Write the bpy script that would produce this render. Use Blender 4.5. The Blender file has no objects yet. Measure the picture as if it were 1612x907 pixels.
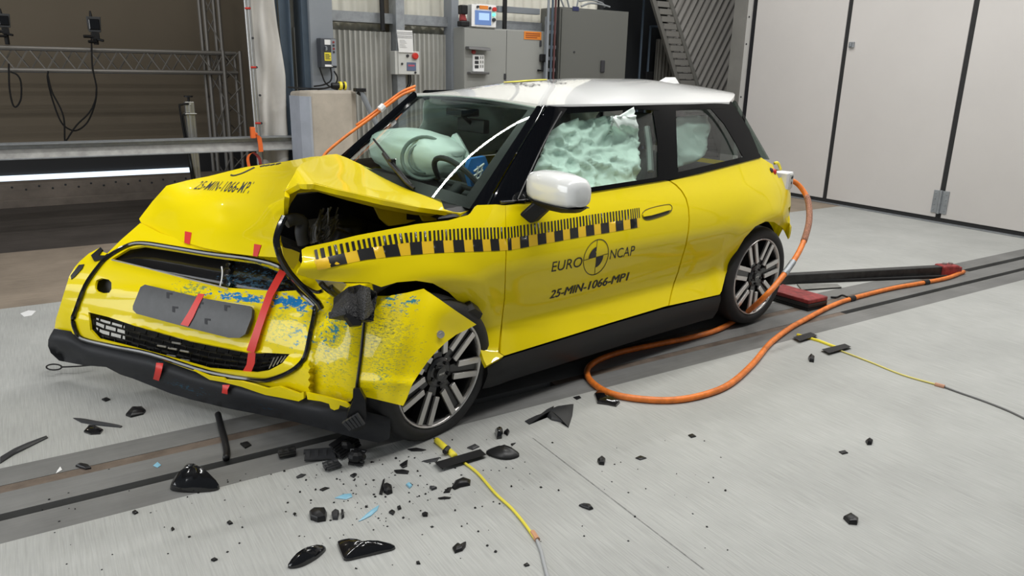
import bpy, bmesh, math, random
import numpy as np
from mathutils import Vector, Matrix
from mathutils.geometry import delaunay_2d_cdt
random.seed(7)
RNG = np.random.default_rng(7)
scene = bpy.context.scene
COL = scene.collection

# ------------------------------------------------------------------ camera
FPX, PITCH, ROLL, CAMH = 1179.1, math.radians(16.144), math.radians(1.2), 1.53
_F = np.array([0, math.cos(PITCH), -math.sin(PITCH)])
_U0 = np.array([0, math.sin(PITCH), math.cos(PITCH)])
_X0 = np.array([1.0, 0, 0])
CX = math.cos(ROLL) * _X0 + math.sin(ROLL) * _U0
CU = -math.sin(ROLL) * _X0 + math.cos(ROLL) * _U0
CF = _F
CPOS = np.array([0, 0, CAMH])
cam = bpy.data.cameras.new('camera')
cam.sensor_width = 36.0
cam.lens = FPX / 1612 * 36.0
cam.clip_start = 0.05
camo = bpy.data.objects.new('camera', cam)
COL.objects.link(camo)
camo.matrix_world = Matrix(((CX[0], CU[0], -CF[0], 0), (CX[1], CU[1], -CF[1], 0), (CX[2], CU[2], -CF[2], CAMH), (0, 0, 0, 1)))
scene.camera = camo

# ------------------------------------------------------------------ view, world, lights
scene.view_settings.view_transform = 'Standard'
scene.view_settings.look = 'None'
scene.view_settings.gamma = 1.0
scene.view_settings.use_curve_mapping = False
scene.view_settings.exposure = 0.32
world = bpy.data.worlds.new('world')
scene.world = world
world.use_nodes = True
world.node_tree.nodes['Background'].inputs[0].default_value = (0.80, 0.90, 1.0, 1)
world.node_tree.nodes['Background'].inputs[1].default_value = 0.10

TH = math.radians(32.66)                       # the hall's long axis (crash track)
TV = np.array([math.cos(TH), math.sin(TH), 0])
NV = np.array([-math.sin(TH), math.cos(TH), 0])
ZV = np.array([0, 0, 1.0])


def w_tn(t, n, z=0.0):
    return TV * t + NV * n + ZV * z


def area(name, t, n, z, sx, sy, power, color=(1, 1, 1), rot=None):
    l = bpy.data.lights.new(name, 'AREA')
    l.shape = 'RECTANGLE'
    l.size, l.size_y, l.energy, l.color = sx, sy, power, color
    o = bpy.data.objects.new(name, l)
    COL.objects.link(o)
    o.location = w_tn(t, n, z)
    o.rotation_euler = rot or (0, 0, TH)
    return o


# long fluorescent lamp rows hung under the hall roof
for (n, t, L, p) in ((5.55, 0.85, 2.4, 50), (4.12, 4.6, 3.4, 84), (4.12, 8.0, 2.4, 25), (1.6, -1.4, 3.4, 75), (1.6, 2.6, 3.4, 110), (1.6, 6.6, 3.4, 75),
                     (6.5, 5.6, 3.2, 70)):  # this last one is added to brighten the back wall's upper sheet
    area('ceiling_lamp', t, n, 5.2, L, 0.09, p, (1.0, 0.99, 0.965))
# daylight through the big open doorway at the left end of the hall
area('daylight_doorway', -6.4, 3.9, 2.4, 5.6, 3.6, 235, (0.95, 0.98, 1.0), (math.pi / 2, 0, TH - math.pi / 2))
for (t, n, z, p) in ((-2.6, 10.6, 4.6, 26), (0.8, 9.0, 4.8, 22)):  # unseen point lights added to lift the dim hall
    l = bpy.data.lights.new('hall_fill_light', 'POINT')
    l.energy, l.shadow_soft_size, l.color = p, 0.06, (1.0, 0.95, 0.86)
    o = bpy.data.objects.new('hall_fill_light', l)
    COL.objects.link(o)
    o.location = w_tn(t, n, z)


# ------------------------------------------------------------------ materials
def mat(name, color, rough=0.5, metal=0.0, coat=0.0, noise=None, bump=None, emit=None, spec=0.5, **kw):
    """noise=(scale, amount) mottles the colour; bump=(scale, strength)"""
    m = bpy.data.materials.new(name)
    m.use_nodes = True
    nt = m.node_tree
    b = nt.nodes['Principled BSDF']
    b.inputs['Base Color'].default_value = (*color, 1)
    b.inputs['Roughness'].default_value = rough
    b.inputs['Metallic'].default_value = metal
    b.inputs['Coat Weight'].default_value = coat
    b.inputs['Coat Roughness'].default_value = 0.03
    b.inputs['Specular IOR Level'].default_value = spec
    for k, v in kw.items():
        b.inputs[k.replace('_', ' ').title()].default_value = v
    if noise or bump:
        tc = nt.nodes.new('ShaderNodeTexCoord')
    if noise:
        n = nt.nodes.new('ShaderNodeTexNoise')
        n.inputs['Scale'].default_value = noise[0]
        n.inputs['Detail'].default_value = 6
        n.inputs['Roughness'].default_value = 0.65
        nt.links.new(tc.outputs['Object'], n.inputs['Vector'])
        r = nt.nodes.new('ShaderNodeValToRGB')
        a = noise[1]
        r.color_ramp.elements[0].position = 0.32
        r.color_ramp.elements[1].position = 0.68
        r.color_ramp.elements[0].color = (*[max(0, c * (1 - a)) for c in color], 1)
        r.color_ramp.elements[1].color = (*[min(1, c * (1 + a)) for c in color], 1)
        nt.links.new(n.outputs['Fac'], r.inputs['Fac'])
        nt.links.new(r.outputs['Color'], b.inputs['Base Color'])
    if bump:
        n2 = nt.nodes.new('ShaderNodeTexNoise')
        n2.inputs['Scale'].default_value = bump[0]
        n2.inputs['Detail'].default_value = 4
        nt.links.new(tc.outputs['Object'], n2.inputs['Vector'])
        bp = nt.nodes.new('ShaderNodeBump')
        bp.inputs['Strength'].default_value = bump[1]
        bp.inputs['Distance'].default_value = 0.01
        nt.links.new(n2.outputs['Fac'], bp.inputs['Height'])
        nt.links.new(bp.outputs['Normal'], b.inputs['Normal'])
    if emit:
        b.inputs['Emission Color'].default_value = (*emit[:3], 1)
        b.inputs['Emission Strength'].default_value = emit[3]
    return m


def glass_mat(name, tint, mirror, rough=0.0):
    """car / cabinet glazing: a tinted see-through sheet with a mirror coat"""
    m = bpy.data.materials.new(name)
    m.use_nodes = True
    nt = m.node_tree
    nt.nodes.clear()
    out = nt.nodes.new('ShaderNodeOutputMaterial')
    tr = nt.nodes.new('ShaderNodeBsdfTransparent')
    tr.inputs[0].default_value = (*tint, 1)
    gl = nt.nodes.new('ShaderNodeBsdfGlossy')
    gl.inputs['Roughness'].default_value = rough
    gl.inputs[0].default_value = (1, 1, 1, 1)
    lw = nt.nodes.new('ShaderNodeLayerWeight')
    pw = nt.nodes.new('ShaderNodeMath')
    pw.operation = 'POWER'
    pw.inputs[1].default_value = 5
    nt.links.new(lw.outputs['Facing'], pw.inputs[0])
    fr = nt.nodes.new('ShaderNodeMath')
    fr.operation = 'MULTIPLY_ADD'
    nt.links.new(pw.outputs[0], fr.inputs[0])
    fr.inputs[1].default_value = 1 - mirror
    fr.inputs[2].default_value = mirror
    mx = nt.nodes.new('ShaderNodeMixShader')
    nt.links.new(fr.outputs[0], mx.inputs[0])
    nt.links.new(tr.outputs[0], mx.inputs[1])
    nt.links.new(gl.outputs[0], mx.inputs[2])
    nt.links.new(mx.outputs[0], out.inputs[0])
    return m


def concrete_mat(name, col, streak=0.10, blotch=0.10, bump=0.25, streak_dir='n', fine=180.0):
    """broom-finished concrete: fine streaks along one axis plus soft blotches (object axes are hall axes)"""
    m = mat(name, col, 0.75, spec=0.3)
    nt = m.node_tree
    b = nt.nodes['Principled BSDF']
    tc = nt.nodes.new('ShaderNodeTexCoord')
    mp = nt.nodes.new('ShaderNodeMapping')
    mp.inputs['Scale'].default_value = (1.0, 0.035, 1) if streak_dir == 'n' else (0.035, 1.0, 1)
    nt.links.new(tc.outputs['Object'], mp.inputs[0])
    n1 = nt.nodes.new('ShaderNodeTexNoise')
    n1.inputs['Scale'].default_value = fine
    n1.inputs['Detail'].default_value = 3
    nt.links.new(mp.outputs[0], n1.inputs['Vector'])
    n2 = nt.nodes.new('ShaderNodeTexNoise')
    n2.inputs['Scale'].default_value = 1.6
    n2.inputs['Detail'].default_value = 8
    n2.inputs['Roughness'].default_value = 0.65
    nt.links.new(tc.outputs['Object'], n2.inputs['Vector'])
    r1 = nt.nodes.new('ShaderNodeMapRange')
    r1.inputs[1].default_value, r1.inputs[2].default_value = 0.3, 0.7
    r1.inputs[3].default_value, r1.inputs[4].default_value = 1 - streak, 1 + streak
    nt.links.new(n1.outputs['Fac'], r1.inputs[0])
    r2 = nt.nodes.new('ShaderNodeMapRange')
    r2.inputs[1].default_value, r2.inputs[2].default_value = 0.3, 0.7
    r2.inputs[3].default_value, r2.inputs[4].default_value = 1 - blotch, 1 + blotch
    nt.links.new(n2.outputs['Fac'], r2.inputs[0])
    mu = nt.nodes.new('ShaderNodeMath')
    mu.operation = 'MULTIPLY'
    nt.links.new(r1.outputs[0], mu.inputs[0])
    nt.links.new(r2.outputs[0], mu.inputs[1])
    vm = nt.nodes.new('ShaderNodeVectorMath')
    vm.operation = 'SCALE'
    vm.inputs[0].default_value = col
    nt.links.new(mu.outputs[0], vm.inputs['Scale'])
    nt.links.new(vm.outputs[0], b.inputs['Base Color'])
    bp = nt.nodes.new('ShaderNodeBump')
    bp.inputs['Strength'].default_value = bump
    bp.inputs['Distance'].default_value = 0.004
    nt.links.new(n1.outputs['Fac'], bp.inputs['Height'])
    nt.links.new(bp.outputs['Normal'], b.inputs['Normal'])
    return m


M = {}
M['concrete'] = concrete_mat('broomed_concrete', (0.38, 0.385, 0.37), 0.10, 0.10, 0.35)
M['track'] = concrete_mat('track_concrete', (0.17, 0.17, 0.165), 0.06, 0.22, 0.1, 't', 60)
M['asphalt'] = concrete_mat('dusty_screed', (0.25, 0.205, 0.16), 0.12, 0.25, 0.4, 't', 90)
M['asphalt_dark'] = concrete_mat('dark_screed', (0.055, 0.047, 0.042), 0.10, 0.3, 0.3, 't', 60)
M['rust'] = mat('rusty_steel', (0.16, 0.125, 0.10), 0.6, 0.3, noise=(9, 0.3))
M['slot'] = mat('slot_black', (0.006, 0.006, 0.009), 0.6)
M['black'] = mat('black_plastic', (0.010, 0.010, 0.011), 0.45, spec=0.35)
M['black_gloss'] = mat('gloss_black', (0.006, 0.006, 0.007), 0.12, coat=0.5)
M['black_satin'] = mat('satin_black', (0.012, 0.012, 0.013), 0.35, spec=0.3)
M['rubber'] = mat('rubber', (0.016, 0.016, 0.017), 0.65, noise=(30, 0.2))
M['lip'] = mat('grained_grey_plastic', (0.028, 0.029, 0.032), 0.5, noise=(20, 0.15))
M['door_white'] = mat('white_door_panel', (0.60, 0.575, 0.555), 0.45, noise=(0.8, 0.03))
M['clad'] = mat('pale_cladding', (0.42, 0.42, 0.395), 0.5, noise=(2.0, 0.08))
M['clad_dark'] = mat('grey_cladding', (0.20, 0.195, 0.18), 0.55, noise=(2.0, 0.1))
M['galv'] = mat('galvanised_steel', (0.33, 0.35, 0.37), 0.45, 0.55, noise=(14, 0.15))
M['steel_paint'] = mat('grey_painted_steel', (0.23, 0.25, 0.275), 0.45, noise=(2.0, 0.08))
M['steel_blue'] = mat('blue_grey_steel', (0.06, 0.085, 0.115), 0.45, noise=(3.0, 0.15))
M['cab'] = mat('grey_cabinet', (0.28, 0.285, 0.27), 0.4)
M['cab_dark'] = mat('darker_grey_cabinet', (0.115, 0.118, 0.108), 0.4)
M['box_white'] = mat('off_white_box', (0.56, 0.565, 0.54), 0.4)
M['white'] = mat('white', (0.80, 0.80, 0.80), 0.5)
M['paper'] = mat('paper', (0.75, 0.75, 0.74), 0.7)
M['ink'] = mat('ink', (0.03, 0.03, 0.035), 0.7)
M['red'] = mat('red_plastic', (0.55, 0.03, 0.02), 0.35)
M['darkred'] = mat('worn_red_paint', (0.26, 0.03, 0.03), 0.5, noise=(22, 0.5))
M['orange'] = mat('orange_label', (0.72, 0.23, 0.03), 0.5)
M['yellow_label'] = mat('yellow_label', (0.85, 0.72, 0.05), 0.5)
M['screen'] = mat('screen', (0.05, 0.09, 0.20), 0.2, emit=(0.14, 0.24, 0.5, 0.55))
M['screen_glow'] = mat('screen_glow', (0.2, 0.3, 0.5), 0.3, emit=(0.35, 0.5, 0.85, 0.7))
M['green_lamp'] = mat('green_lamp', (0.05, 0.5, 0.3), 0.3, emit=(0.15, 0.9, 0.55, 1.2))
M['navy'] = mat('navy', (0.02, 0.025, 0.09), 0.4)
M['beige'] = mat('beige_wall', (0.20, 0.165, 0.12), 0.85, noise=(0.5, 0.06))
M['ledge'] = mat('dirty_concrete_ledge', (0.13, 0.108, 0.09), 0.8, noise=(2.5, 0.3))
M['block'] = mat('cast_concrete_block', (0.43, 0.385, 0.325), 0.8, noise=(3.0, 0.16))
M['block_side'] = mat('bluish_block_side', (0.37, 0.40, 0.46), 0.7, noise=(4.0, 0.1))
M['tarp'] = mat('grey_tarp', (0.56, 0.54, 0.505), 0.5, noise=(3.5, 0.06), bump=(5, 0.5))
M['alu'] = mat('aluminium', (0.42, 0.42, 0.41), 0.35, 0.8)
M['alu_dull'] = mat('dull_truss_aluminium', (0.25, 0.235, 0.215), 0.45, 0.4)
M['daylight'] = mat('daylight_glow', (0.8, 0.9, 1.0), 0.5, emit=(0.70, 0.85, 1.0, 1.0))
M['orange_cable'] = mat('orange_cable_sheath', (0.78, 0.205, 0.03), 0.42, noise=(18, 0.25))
M['orange_strap'] = mat('orange_strap', (0.85, 0.16, 0.03), 0.5)
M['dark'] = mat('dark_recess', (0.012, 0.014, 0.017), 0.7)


# ------------------------------------------------------------------ mesh building
class MB:
    def __init__(self):
        self.v, self.f, self.mi = [], [], []

    def add(self, verts, faces, mi=0):
        o = len(self.v)
        self.v += [tuple(float(c) for c in p) for p in verts]
        self.f += [tuple(i + o for i in f) for f in faces]
        self.mi += [mi] * len(faces)
        return self

    def box(self, a0, a1, b0, b1, c0, c1, mi=0):
        v = [(a, b, c) for c in (c0, c1) for b in (b0, b1) for a in (a0, a1)]
        return self.add(v, [(0, 2, 3, 1), (4, 5, 7, 6), (0, 1, 5, 4), (2, 6, 7, 3), (0, 4, 6, 2), (1, 3, 7, 5)], mi)

    def hexa(self, bottom, top, mi=0):
        """two quads, same winding"""
        n = len(bottom)
        v = list(bottom) + list(top)
        f = [tuple(range(n))[::-1], tuple(range(n, 2 * n))]
        f += [(i, (i + 1) % n, n + (i + 1) % n, n + i) for i in range(n)]
        return self.add(v, f, mi)

    def tube(self, path, r, seg=8, mi=0, cap=True, closed=False):
        P = [np.array(p, float) for p in path]
        n = len(P)
        rs = r if isinstance(r, (list, tuple, np.ndarray)) else [r] * n
        vs, fs = [], []
        up = None
        for i in range(n):
            if closed:
                d = P[(i + 1) % n] - P[i - 1]
            else:
                d = P[min(i + 1, n - 1)] - P[max(i - 1, 0)]
            d = d / (np.linalg.norm(d) + 1e-12)
            if up is None:
                up = np.array([0, 0, 1.0]) if abs(d[2]) < 0.9 else np.array([1.0, 0, 0])
            a = up - d * (up @ d)
            a /= np.linalg.norm(a) + 1e-12
            up = a
            b = np.cross(d, a)
            for k in range(seg):
                t = 2 * math.pi * k / seg
                vs.append(P[i] + rs[i] * (math.cos(t) * a + math.sin(t) * b))
        m = n if closed else n - 1
        for i in range(m):
            j = (i + 1) % n
            for k in range(seg):
                k2 = (k + 1) % seg
                fs.append((i * seg + k, i * seg + k2, j * seg + k2, j * seg + k))
        if cap and not closed:
            fs.append(tuple(range(seg))[::-1])
            fs.append(tuple((n - 1) * seg + k for k in range(seg)))
        return self.add(vs, fs, mi)

    def cyl(self, p0, p1, r, seg=16, mi=0, r1=None):
        return self.tube([p0, p1], [r, r if r1 is None else r1], seg, mi)

    def strip(self, path, w_vec, t_vec, mi=0):
        """flat bar swept along path with constant cross-section vectors"""
        w, t = np.array(w_vec, float), np.array(t_vec, float)
        vs, fs = [], []
        for p in path:
            p = np.array(p, float)
            vs += [p - w - t, p + w - t, p + w + t, p - w + t]
        n = len(path)
        for i in range(n - 1):
            for k in range(4):
                k2 = (k + 1) % 4
                fs.append((i * 4 + k, i * 4 + k2, i * 4 + 4 + k2, i * 4 + 4 + k))
        fs += [(3, 2, 1, 0), tuple((n - 1) * 4 + k for k in range(4))]
        return self.add(vs, fs, mi)

    def prism(self, poly, ext, mi=0):
        """planar polygon (3D points) extruded by vector ext"""
        e = np.array(ext, float)
        b = [np.array(p, float) for p in poly]
        return self.hexa(b, [p + e for p in b], mi)

    def lathe(self, prof, origin, axis, seg=32, mi=0, closed=False):
        """prof = [(radius, along)]"""
        ax = np.array(axis, float)
        ax /= np.linalg.norm(ax)
        a = np.cross(ax, [0, 0, 1.0]) if abs(ax[2]) < 0.9 else np.cross(ax, [1.0, 0, 0])
        a /= np.linalg.norm(a)
        b = np.cross(ax, a)
        o = np.array(origin, float)
        vs, fs = [], []
        for r, h in prof:
            for k in range(seg):
                t = 2 * math.pi * k / seg
                vs.append(o + ax * h + r * (math.cos(t) * a + math.sin(t) * b))
        n = len(prof)
        for i in range(n if closed else n - 1):
            j = (i + 1) % n
            for k in range(seg):
                k2 = (k + 1) % seg
                fs.append((i * seg + k, i * seg + k2, j * seg + k2, j * seg + k))
        return self.add(vs, fs, mi)

    def ball(self, c, r, sx=1, sy=1, sz=1, seg=16, rings=10, mi=0):
        vs, fs = [], []
        for i in range(rings + 1):
            p = math.pi * i / rings
            for k in range(seg):
                t = 2 * math.pi * k / seg
                vs.append((c[0] + r * sx * math.sin(p) * math.cos(t), c[1] + r * sy * math.sin(p) * math.sin(t), c[2] + r * sz * math.cos(p)))
        for i in range(rings):
            for k in range(seg):
                k2 = (k + 1) % seg
                fs.append((i * seg + k, i * seg + k2, (i + 1) * seg + k2, (i + 1) * seg + k))
        return self.add(vs, fs, mi)

    def mesh(self, name, mats, smooth=False, shift=None):
        me = bpy.data.meshes.new(name)
        v = np.array(self.v, float).reshape(-1, 3)
        if shift is not None:
            v = v - np.array(shift)
        me.from_pydata([tuple(p) for p in v], [], self.f)
        for m in mats:
            me.materials.append(m)
        if len(mats) > 1:
            me.polygons.foreach_set('material_index', self.mi)
        bm = bmesh.new()
        bm.from_mesh(me)
        bmesh.ops.remove_doubles(bm, verts=bm.verts, dist=1e-6)
        bmesh.ops.recalc_face_normals(bm, faces=bm.faces)
        bm.to_mesh(me)
        bm.free()
        if smooth:
            me.polygons.foreach_set('use_smooth', [True] * len(me.polygons))
            if smooth != 'all':
                try:
                    me.set_sharp_from_angle(angle=math.radians(38 if smooth is True else smooth))
                except Exception:
                    pass
        return me


def _mats(m):
    return [M[x] if isinstance(x, str) else x for x in (m if isinstance(m, (list, tuple)) else [m])]


def tag(o, label=None, cat=None, group=None, kind=None):
    if label: o['label'] = label
    if cat: o['category'] = cat
    if group: o['group'] = group
    if kind: o['kind'] = kind
    return o


def bev(o, w, seg=2):
    if w:
        md = o.modifiers.new('bevel', 'BEVEL')
        md.width = w
        md.segments = seg
        md.limit_method = 'ANGLE'
        md.angle_limit = math.radians(40)
        md.harden_normals = False
    return o


def solo(name, mb, m, label=None, cat=None, group=None, kind=None, smooth=False, bevel=0, rot=TH):
    """top-level one-mesh thing; verts given in hall axes (rot=TH) or world axes (rot=0); origin set to its base"""
    v = np.array(mb.v)
    c = np.array([(v[:, 0].min() + v[:, 0].max()) / 2, (v[:, 1].min() + v[:, 1].max()) / 2, v[:, 2].min()])
    if kind == 'structure':
        c = np.zeros(3)
    o = bpy.data.objects.new(name, mb.mesh(name, _mats(m), smooth, c))
    COL.objects.link(o)
    o.matrix_world = Matrix.Rotation(rot, 4, 'Z') @ Matrix.Translation(Vector(c))
    bev(o, bevel)
    return tag(o, label, cat, group, kind)


def struct(name, mb, m, smooth=False, bevel=0):
    return solo(name, mb, m, kind='structure', smooth=smooth, bevel=bevel)


class Thing:
    """an Empty at the thing's base that parents its parts"""
    def __init__(self, name, base, label, cat, group=None, rot=TH, kind=None):
        self.b = np.array(base, float)
        self.o = bpy.data.objects.new(name, None)
        COL.objects.link(self.o)
        self.o.empty_display_size = 0.1
        self.o.matrix_world = Matrix.Rotation(rot, 4, 'Z') @ Matrix.Translation(Vector(self.b))
        tag(self.o, label, cat, group, kind)

    def part(self, name, mb, m, smooth=False, bevel=0, parent=None, label=None):
        o = bpy.data.objects.new(name, mb.mesh(name, _mats(m), smooth, self.b))
        COL.objects.link(o)
        o.parent = parent or self.o
        bev(o, bevel)
        if label: o['label'] = label
        return o


# ------------------------------------------------------------------ pixel helpers: where a sight line of the photograph meets a real plane
def wray(u, v):
    return (u - 806) / FPX * CX - (v - 453.5) / FPX * CU + CF


def gnd(u, v, z=0.0):
    """hall coordinates (t, n, z) of the point at height z"""
    d = wray(u, v)
    P = CPOS + d * ((z - CAMH) / d[2])
    return np.array([P @ TV, P @ NV, P[2]])


def at_n(u, v, n):
    d = wray(u, v)
    P = CPOS + d * (n / (d @ NV))
    return np.array([P @ TV, P @ NV, P[2]])


def at_t(u, v, t):
    d = wray(u, v)
    P = CPOS + d * (t / (d @ TV))
    return np.array([P @ TV, P @ NV, P[2]])


def rect_n(u0, v0, u1, v1, n):
    a, b = at_n(u0, v0, n), at_n(u1, v1, n)
    return min(a[0], b[0]), max(a[0], b[0]), min(a[2], b[2]), max(a[2], b[2])


def catmull(pts, per=8, closed=False):
    P = [np.array(p, float) for p in pts]
    n = len(P)
    out = []
    rng = range(n if closed else n - 1)
    for i in rng:
        p0 = P[i - 1] if (closed or i > 0) else 2 * P[0] - P[1]
        p1, p2 = P[i], P[(i + 1) % n]
        p3 = P[(i + 2) % n] if (closed or i + 2 < n) else 2 * P[-1] - P[-2]
        for k in range(per):
            t = k / per
            out.append(0.5 * ((2 * p1) + (p2 - p0) * t + (2 * p0 - 5 * p1 + 4 * p2 - p3) * t * t + (3 * p1 - p0 - 3 * p2 + p3) * t ** 3))
    if not closed:
        out.append(P[-1])
    return out

# ================================================================== THE SETTING
def floor_strip(n0, n1, t0, t1, name_mat, z=0.0):
    mb = MB()
    mb.box(t0, t1, n0, n1, z - 0.12, z)
    return mb


T0, T1 = -7.0, 12.0
mb = MB()
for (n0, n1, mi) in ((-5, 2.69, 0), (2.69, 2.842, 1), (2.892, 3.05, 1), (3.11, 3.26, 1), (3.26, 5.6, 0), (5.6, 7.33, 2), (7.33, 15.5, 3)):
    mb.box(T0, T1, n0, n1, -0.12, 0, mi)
for (n0, n1) in ((2.842, 2.892), (3.05, 3.11)):
    mb.box(T0, T1, n0, n1, -0.12, -0.07, 4)
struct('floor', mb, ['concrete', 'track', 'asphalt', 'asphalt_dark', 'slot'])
# rusty cover plates lying in the two track slots
mb = MB()
mb.box(T0, 6.49, 3.052, 3.108, -0.03, -0.001)
struct('trim_1', mb, 'rust')
mb = MB()
mb.box(2.1, gnd(1331, 494)[0], 2.844, 2.890, -0.03, -0.001)
struct('trim_2', mb, 'rust')
# sawn joint in the foreground slab
a, b = gnd(838, 690), gnd(1107, 897)
mb = MB()
mb.hexa([(a[0], a[1], 0.0002), (b[0], b[1], 0.0002), (b[0] + .005, b[1], 0.0002), (a[0] + .005, a[1], 0.0002)],
        [(a[0], a[1], 0.0008), (b[0], b[1], 0.0008), (b[0] + .005, b[1], 0.0008), (a[0] + .005, a[1], 0.0008)])
struct('trim_3', mb, mat('joint_grey', (0.2, 0.2, 0.195), 0.9, noise=(40, 0.4)))

# ---- ceiling of the hall (profiled sheet on purlins)
mb = MB()
x = T0
while x < T1:
    mb.box(x, x + 0.16, -1.2, 15.5, 5.5, 5.56)
    mb.box(x + 0.16, x + 0.32, -1.2, 15.5, 5.56, 5.62)
    x += 0.32
struct('ceiling', mb, mat('ceiling_sheet', (0.20, 0.20, 0.195), 0.6))

# ---- the white folding door wall on the right
TD = 8.46
edges = [7.30, 5.872, 4.418, 2.965, 1.51, 0.05, -1.4, -2.85]
k = 0
for i in range(len(edges) - 1):
    n1, n0 = edges[i] - 0.03, edges[i + 1] + 0.03
    mb = MB()
    mb.box(TD, TD + 0.06, n0, n1, 0.055, 5.3)
    k += 1
    d = struct('door_%d' % k, mb, 'door_white', bevel=0.004)
    if i == 1:
        p = at_t(1341.5, 71, TD)
        h = MB()
        h.box(TD - 0.03, TD, p[1] - 0.035, p[1] + 0.03, p[2] - 0.03, p[2] + 0.035)
        h.box(TD - 0.045, TD - 0.03, p[1] - 0.01, p[1] + 0.012, p[2] - 0.02, p[2] + 0.02)
        o = solo('latch', h, 'galv', bevel=0.004)
        mw = o.matrix_world.copy()
        o.parent = d
        o.matrix_parent_inverse = d.matrix_world.inverted()
        o.matrix_world = mw
    if i in (1, 2):
        p = at_t(1480.5, 318, TD)
        h = MB()
        s = 1 if i == 1 else -1
        h.box(TD - 0.012, TD, p[1] + (0.012 if s > 0 else -0.085), p[1] + (0.085 if s > 0 else -0.012), p[2] - 0.125, p[2] + 0.125)
        for q in (-0.09, -0.03, 0.03, 0.09):
            h.cyl((TD - 0.018, p[1] + s * 0.06, p[2] + q), (TD, p[1] + s * 0.06, p[2] + q), 0.008, 8)
        if i == 1:
            h.cyl((TD - 0.02, p[1], p[2] - 0.13), (TD - 0.02, p[1], p[2] + 0.13), 0.016, 12)
        o = solo('hinge', h, 'galv', bevel=0.002)
        mw = o.matrix_world.copy()
        o.parent = d
        o.matrix_parent_inverse = d.matrix_world.inverted()
        o.matrix_world = mw
# rubber seals between the leaves and along the threshold
mb = MB()
for e in edges[1:]:
    mb.box(TD + 0.012, TD + 0.05, e - 0.029, e + 0.029, 0.02, 5.3)
mb.box(TD + 0.01, TD + 0.05, -2.8, 7.27, 0.0, 0.052)
struct('trim_4', mb, 'rubber')
mb = MB()
mb.box(TD - 0.05, TD + 0.005, -2.8, 7.27, 0.002, 0.012)
struct('trim_5', mb, 'galv')
# door jamb: pale flange, black gap and grey post beyond the first leaf
mb = MB()
mb.box(TD - 0.02, TD + 0.05, 7.335, 7.405, 0, 5.3)
for z in (0.95, 1.25, 1.95, 2.3):
    mb.cyl((TD - 0.024, 7.37, z), (TD - 0.02, 7.37, z), 0.012, 8, 1)
struct('trim_6', mb, [mat('pale_jamb', (0.5, 0.49, 0.47), 0.5), 'ink'])
mb = MB()
mb.box(TD + 0.0, TD + 0.04, 7.27, 7.335, 0, 5.3)
struct('trim_7', mb, 'slot')
mb = MB()
mb.box(TD - 0.05, TD + 0.15, 7.405, 7.62, 0, 5.3)
struct('trim_8', mb, 'clad_dark')
mb = MB()
mb.box(TD, TD + 0.1, -2.8, 8.6, 5.3, 5.5)
struct('wall_right', mb, 'clad_dark')


def corrugated(t0, t1, n, z0, z1, pitch=0.066, depth=0.02, per=6):
    mb = MB()
    N = int((t1 - t0) / pitch * per)
    vs, fs = [], []
    for i in range(N + 1):
        t = t0 + (t1 - t0) * i / N
        ph = (t - t0) / pitch * 2 * math.pi
        y = n - depth * 0.5 * max(-0.92, min(0.92, 1.15 * math.sin(ph)))
        vs += [(t, y, z0), (t, y, z1)]
    for i in range(N):
        fs.append((2 * i, 2 * i + 2, 2 * i + 3, 2 * i + 1))
    mb.add(vs, fs)
    mb.box(t0, t1, n + 0.02, n + 0.05, z0, z1)
    return mb


NB = 8.3
z_split = at_n(600, 50, NB)[2]
t_c2 = at_n(630, 60, NB)[0]
# back wall: lower sheet stands proud of the upper sheet, dark shadow gap between, girt across
mb = corrugated(2.45, 6.9, NB, 0, z_split - 0.0, .060, .045, 8)
struct('wall_back', mb, 'clad', smooth=True)
zg0, zg1 = at_n(580, 36, NB - 0.05)[2], at_n(580, 19, NB - 0.05)[2]
mb = corrugated(2.45, 6.75, NB + 0.16, z_split - 0.3, 5.5, 0.13, 0.03)
struct('wall_back_upper', mb, mat('cream_cladding', (0.74, 0.72, 0.63), 0.5, noise=(2, 0.06)), smooth=True)
mb = MB()
mb.box(2.6, 6.6, NB - 0.06, NB + 0.09, zg0, zg1)
mb.box(2.6, 6.6, NB - 0.06, NB + 0.09, zg1 - 0.008, zg1)
struct('trim_9', mb, 'galv', bevel=0.006)
# slim post and the wide post that carry the girt
def post(name, u0, u1, n, m, z1=5.5, flange=True):
    a, b = at_n(u0, 40, n)[0], at_n(u1, 40, n)[0]
    mb = MB()
    mb.box(a, b, n, n + 0.012, 0, z1)
    if flange:
        mb.box(a, a + 0.012, n + 0.012, n + 0.2, 0, z1)
        mb.box(b - 0.012, b, n + 0.012, n + 0.2, 0, z1)
    return struct(name, mb, m, bevel=0.003)
post('trim_10', 624, 637, NB - 0.16, 'galv')
post('trim_11', 488, 524, NB - 0.42, 'steel_paint')
post('trim_12', 711, 722, NB - 0.16, 'steel_paint')
a = at_n(478, 40, NB - 0.1)[0]
b = at_n(489, 40, NB - 0.42)[0]
mb = MB()
mb.box(b - 0.07, b - 0.004, NB - 0.36, NB - 0.1, 0, 5.5)
struct('trim_13', mb, 'steel_blue', bevel=0.004)
# narrow strip of cladding left of the wide post, and the blue post at the hall opening
mb = corrugated(2.05, 2.62, NB, 0, 5.5, 0.09, 0.02)
struct('wall_left', mb, mat('olive_cladding', (0.19, 0.185, 0.16), 0.6), smooth=True)
mb = MB()
a, b = at_n(444, 100, NB - 0.25)[0], at_n(458, 100, NB - 0.25)[0]
mb.box(a, b, NB - 0.25, NB - 0.235, 0, 5.5)
mb.box(b - 0.015, b, NB - 0.33, NB - 0.25, 0, 5.5)
mb.box(a - 0.05, a, NB - 0.2, NB - 0.16, 0, 5.5)
struct('trim_14', mb, 'steel_blue', bevel=0.003)

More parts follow.
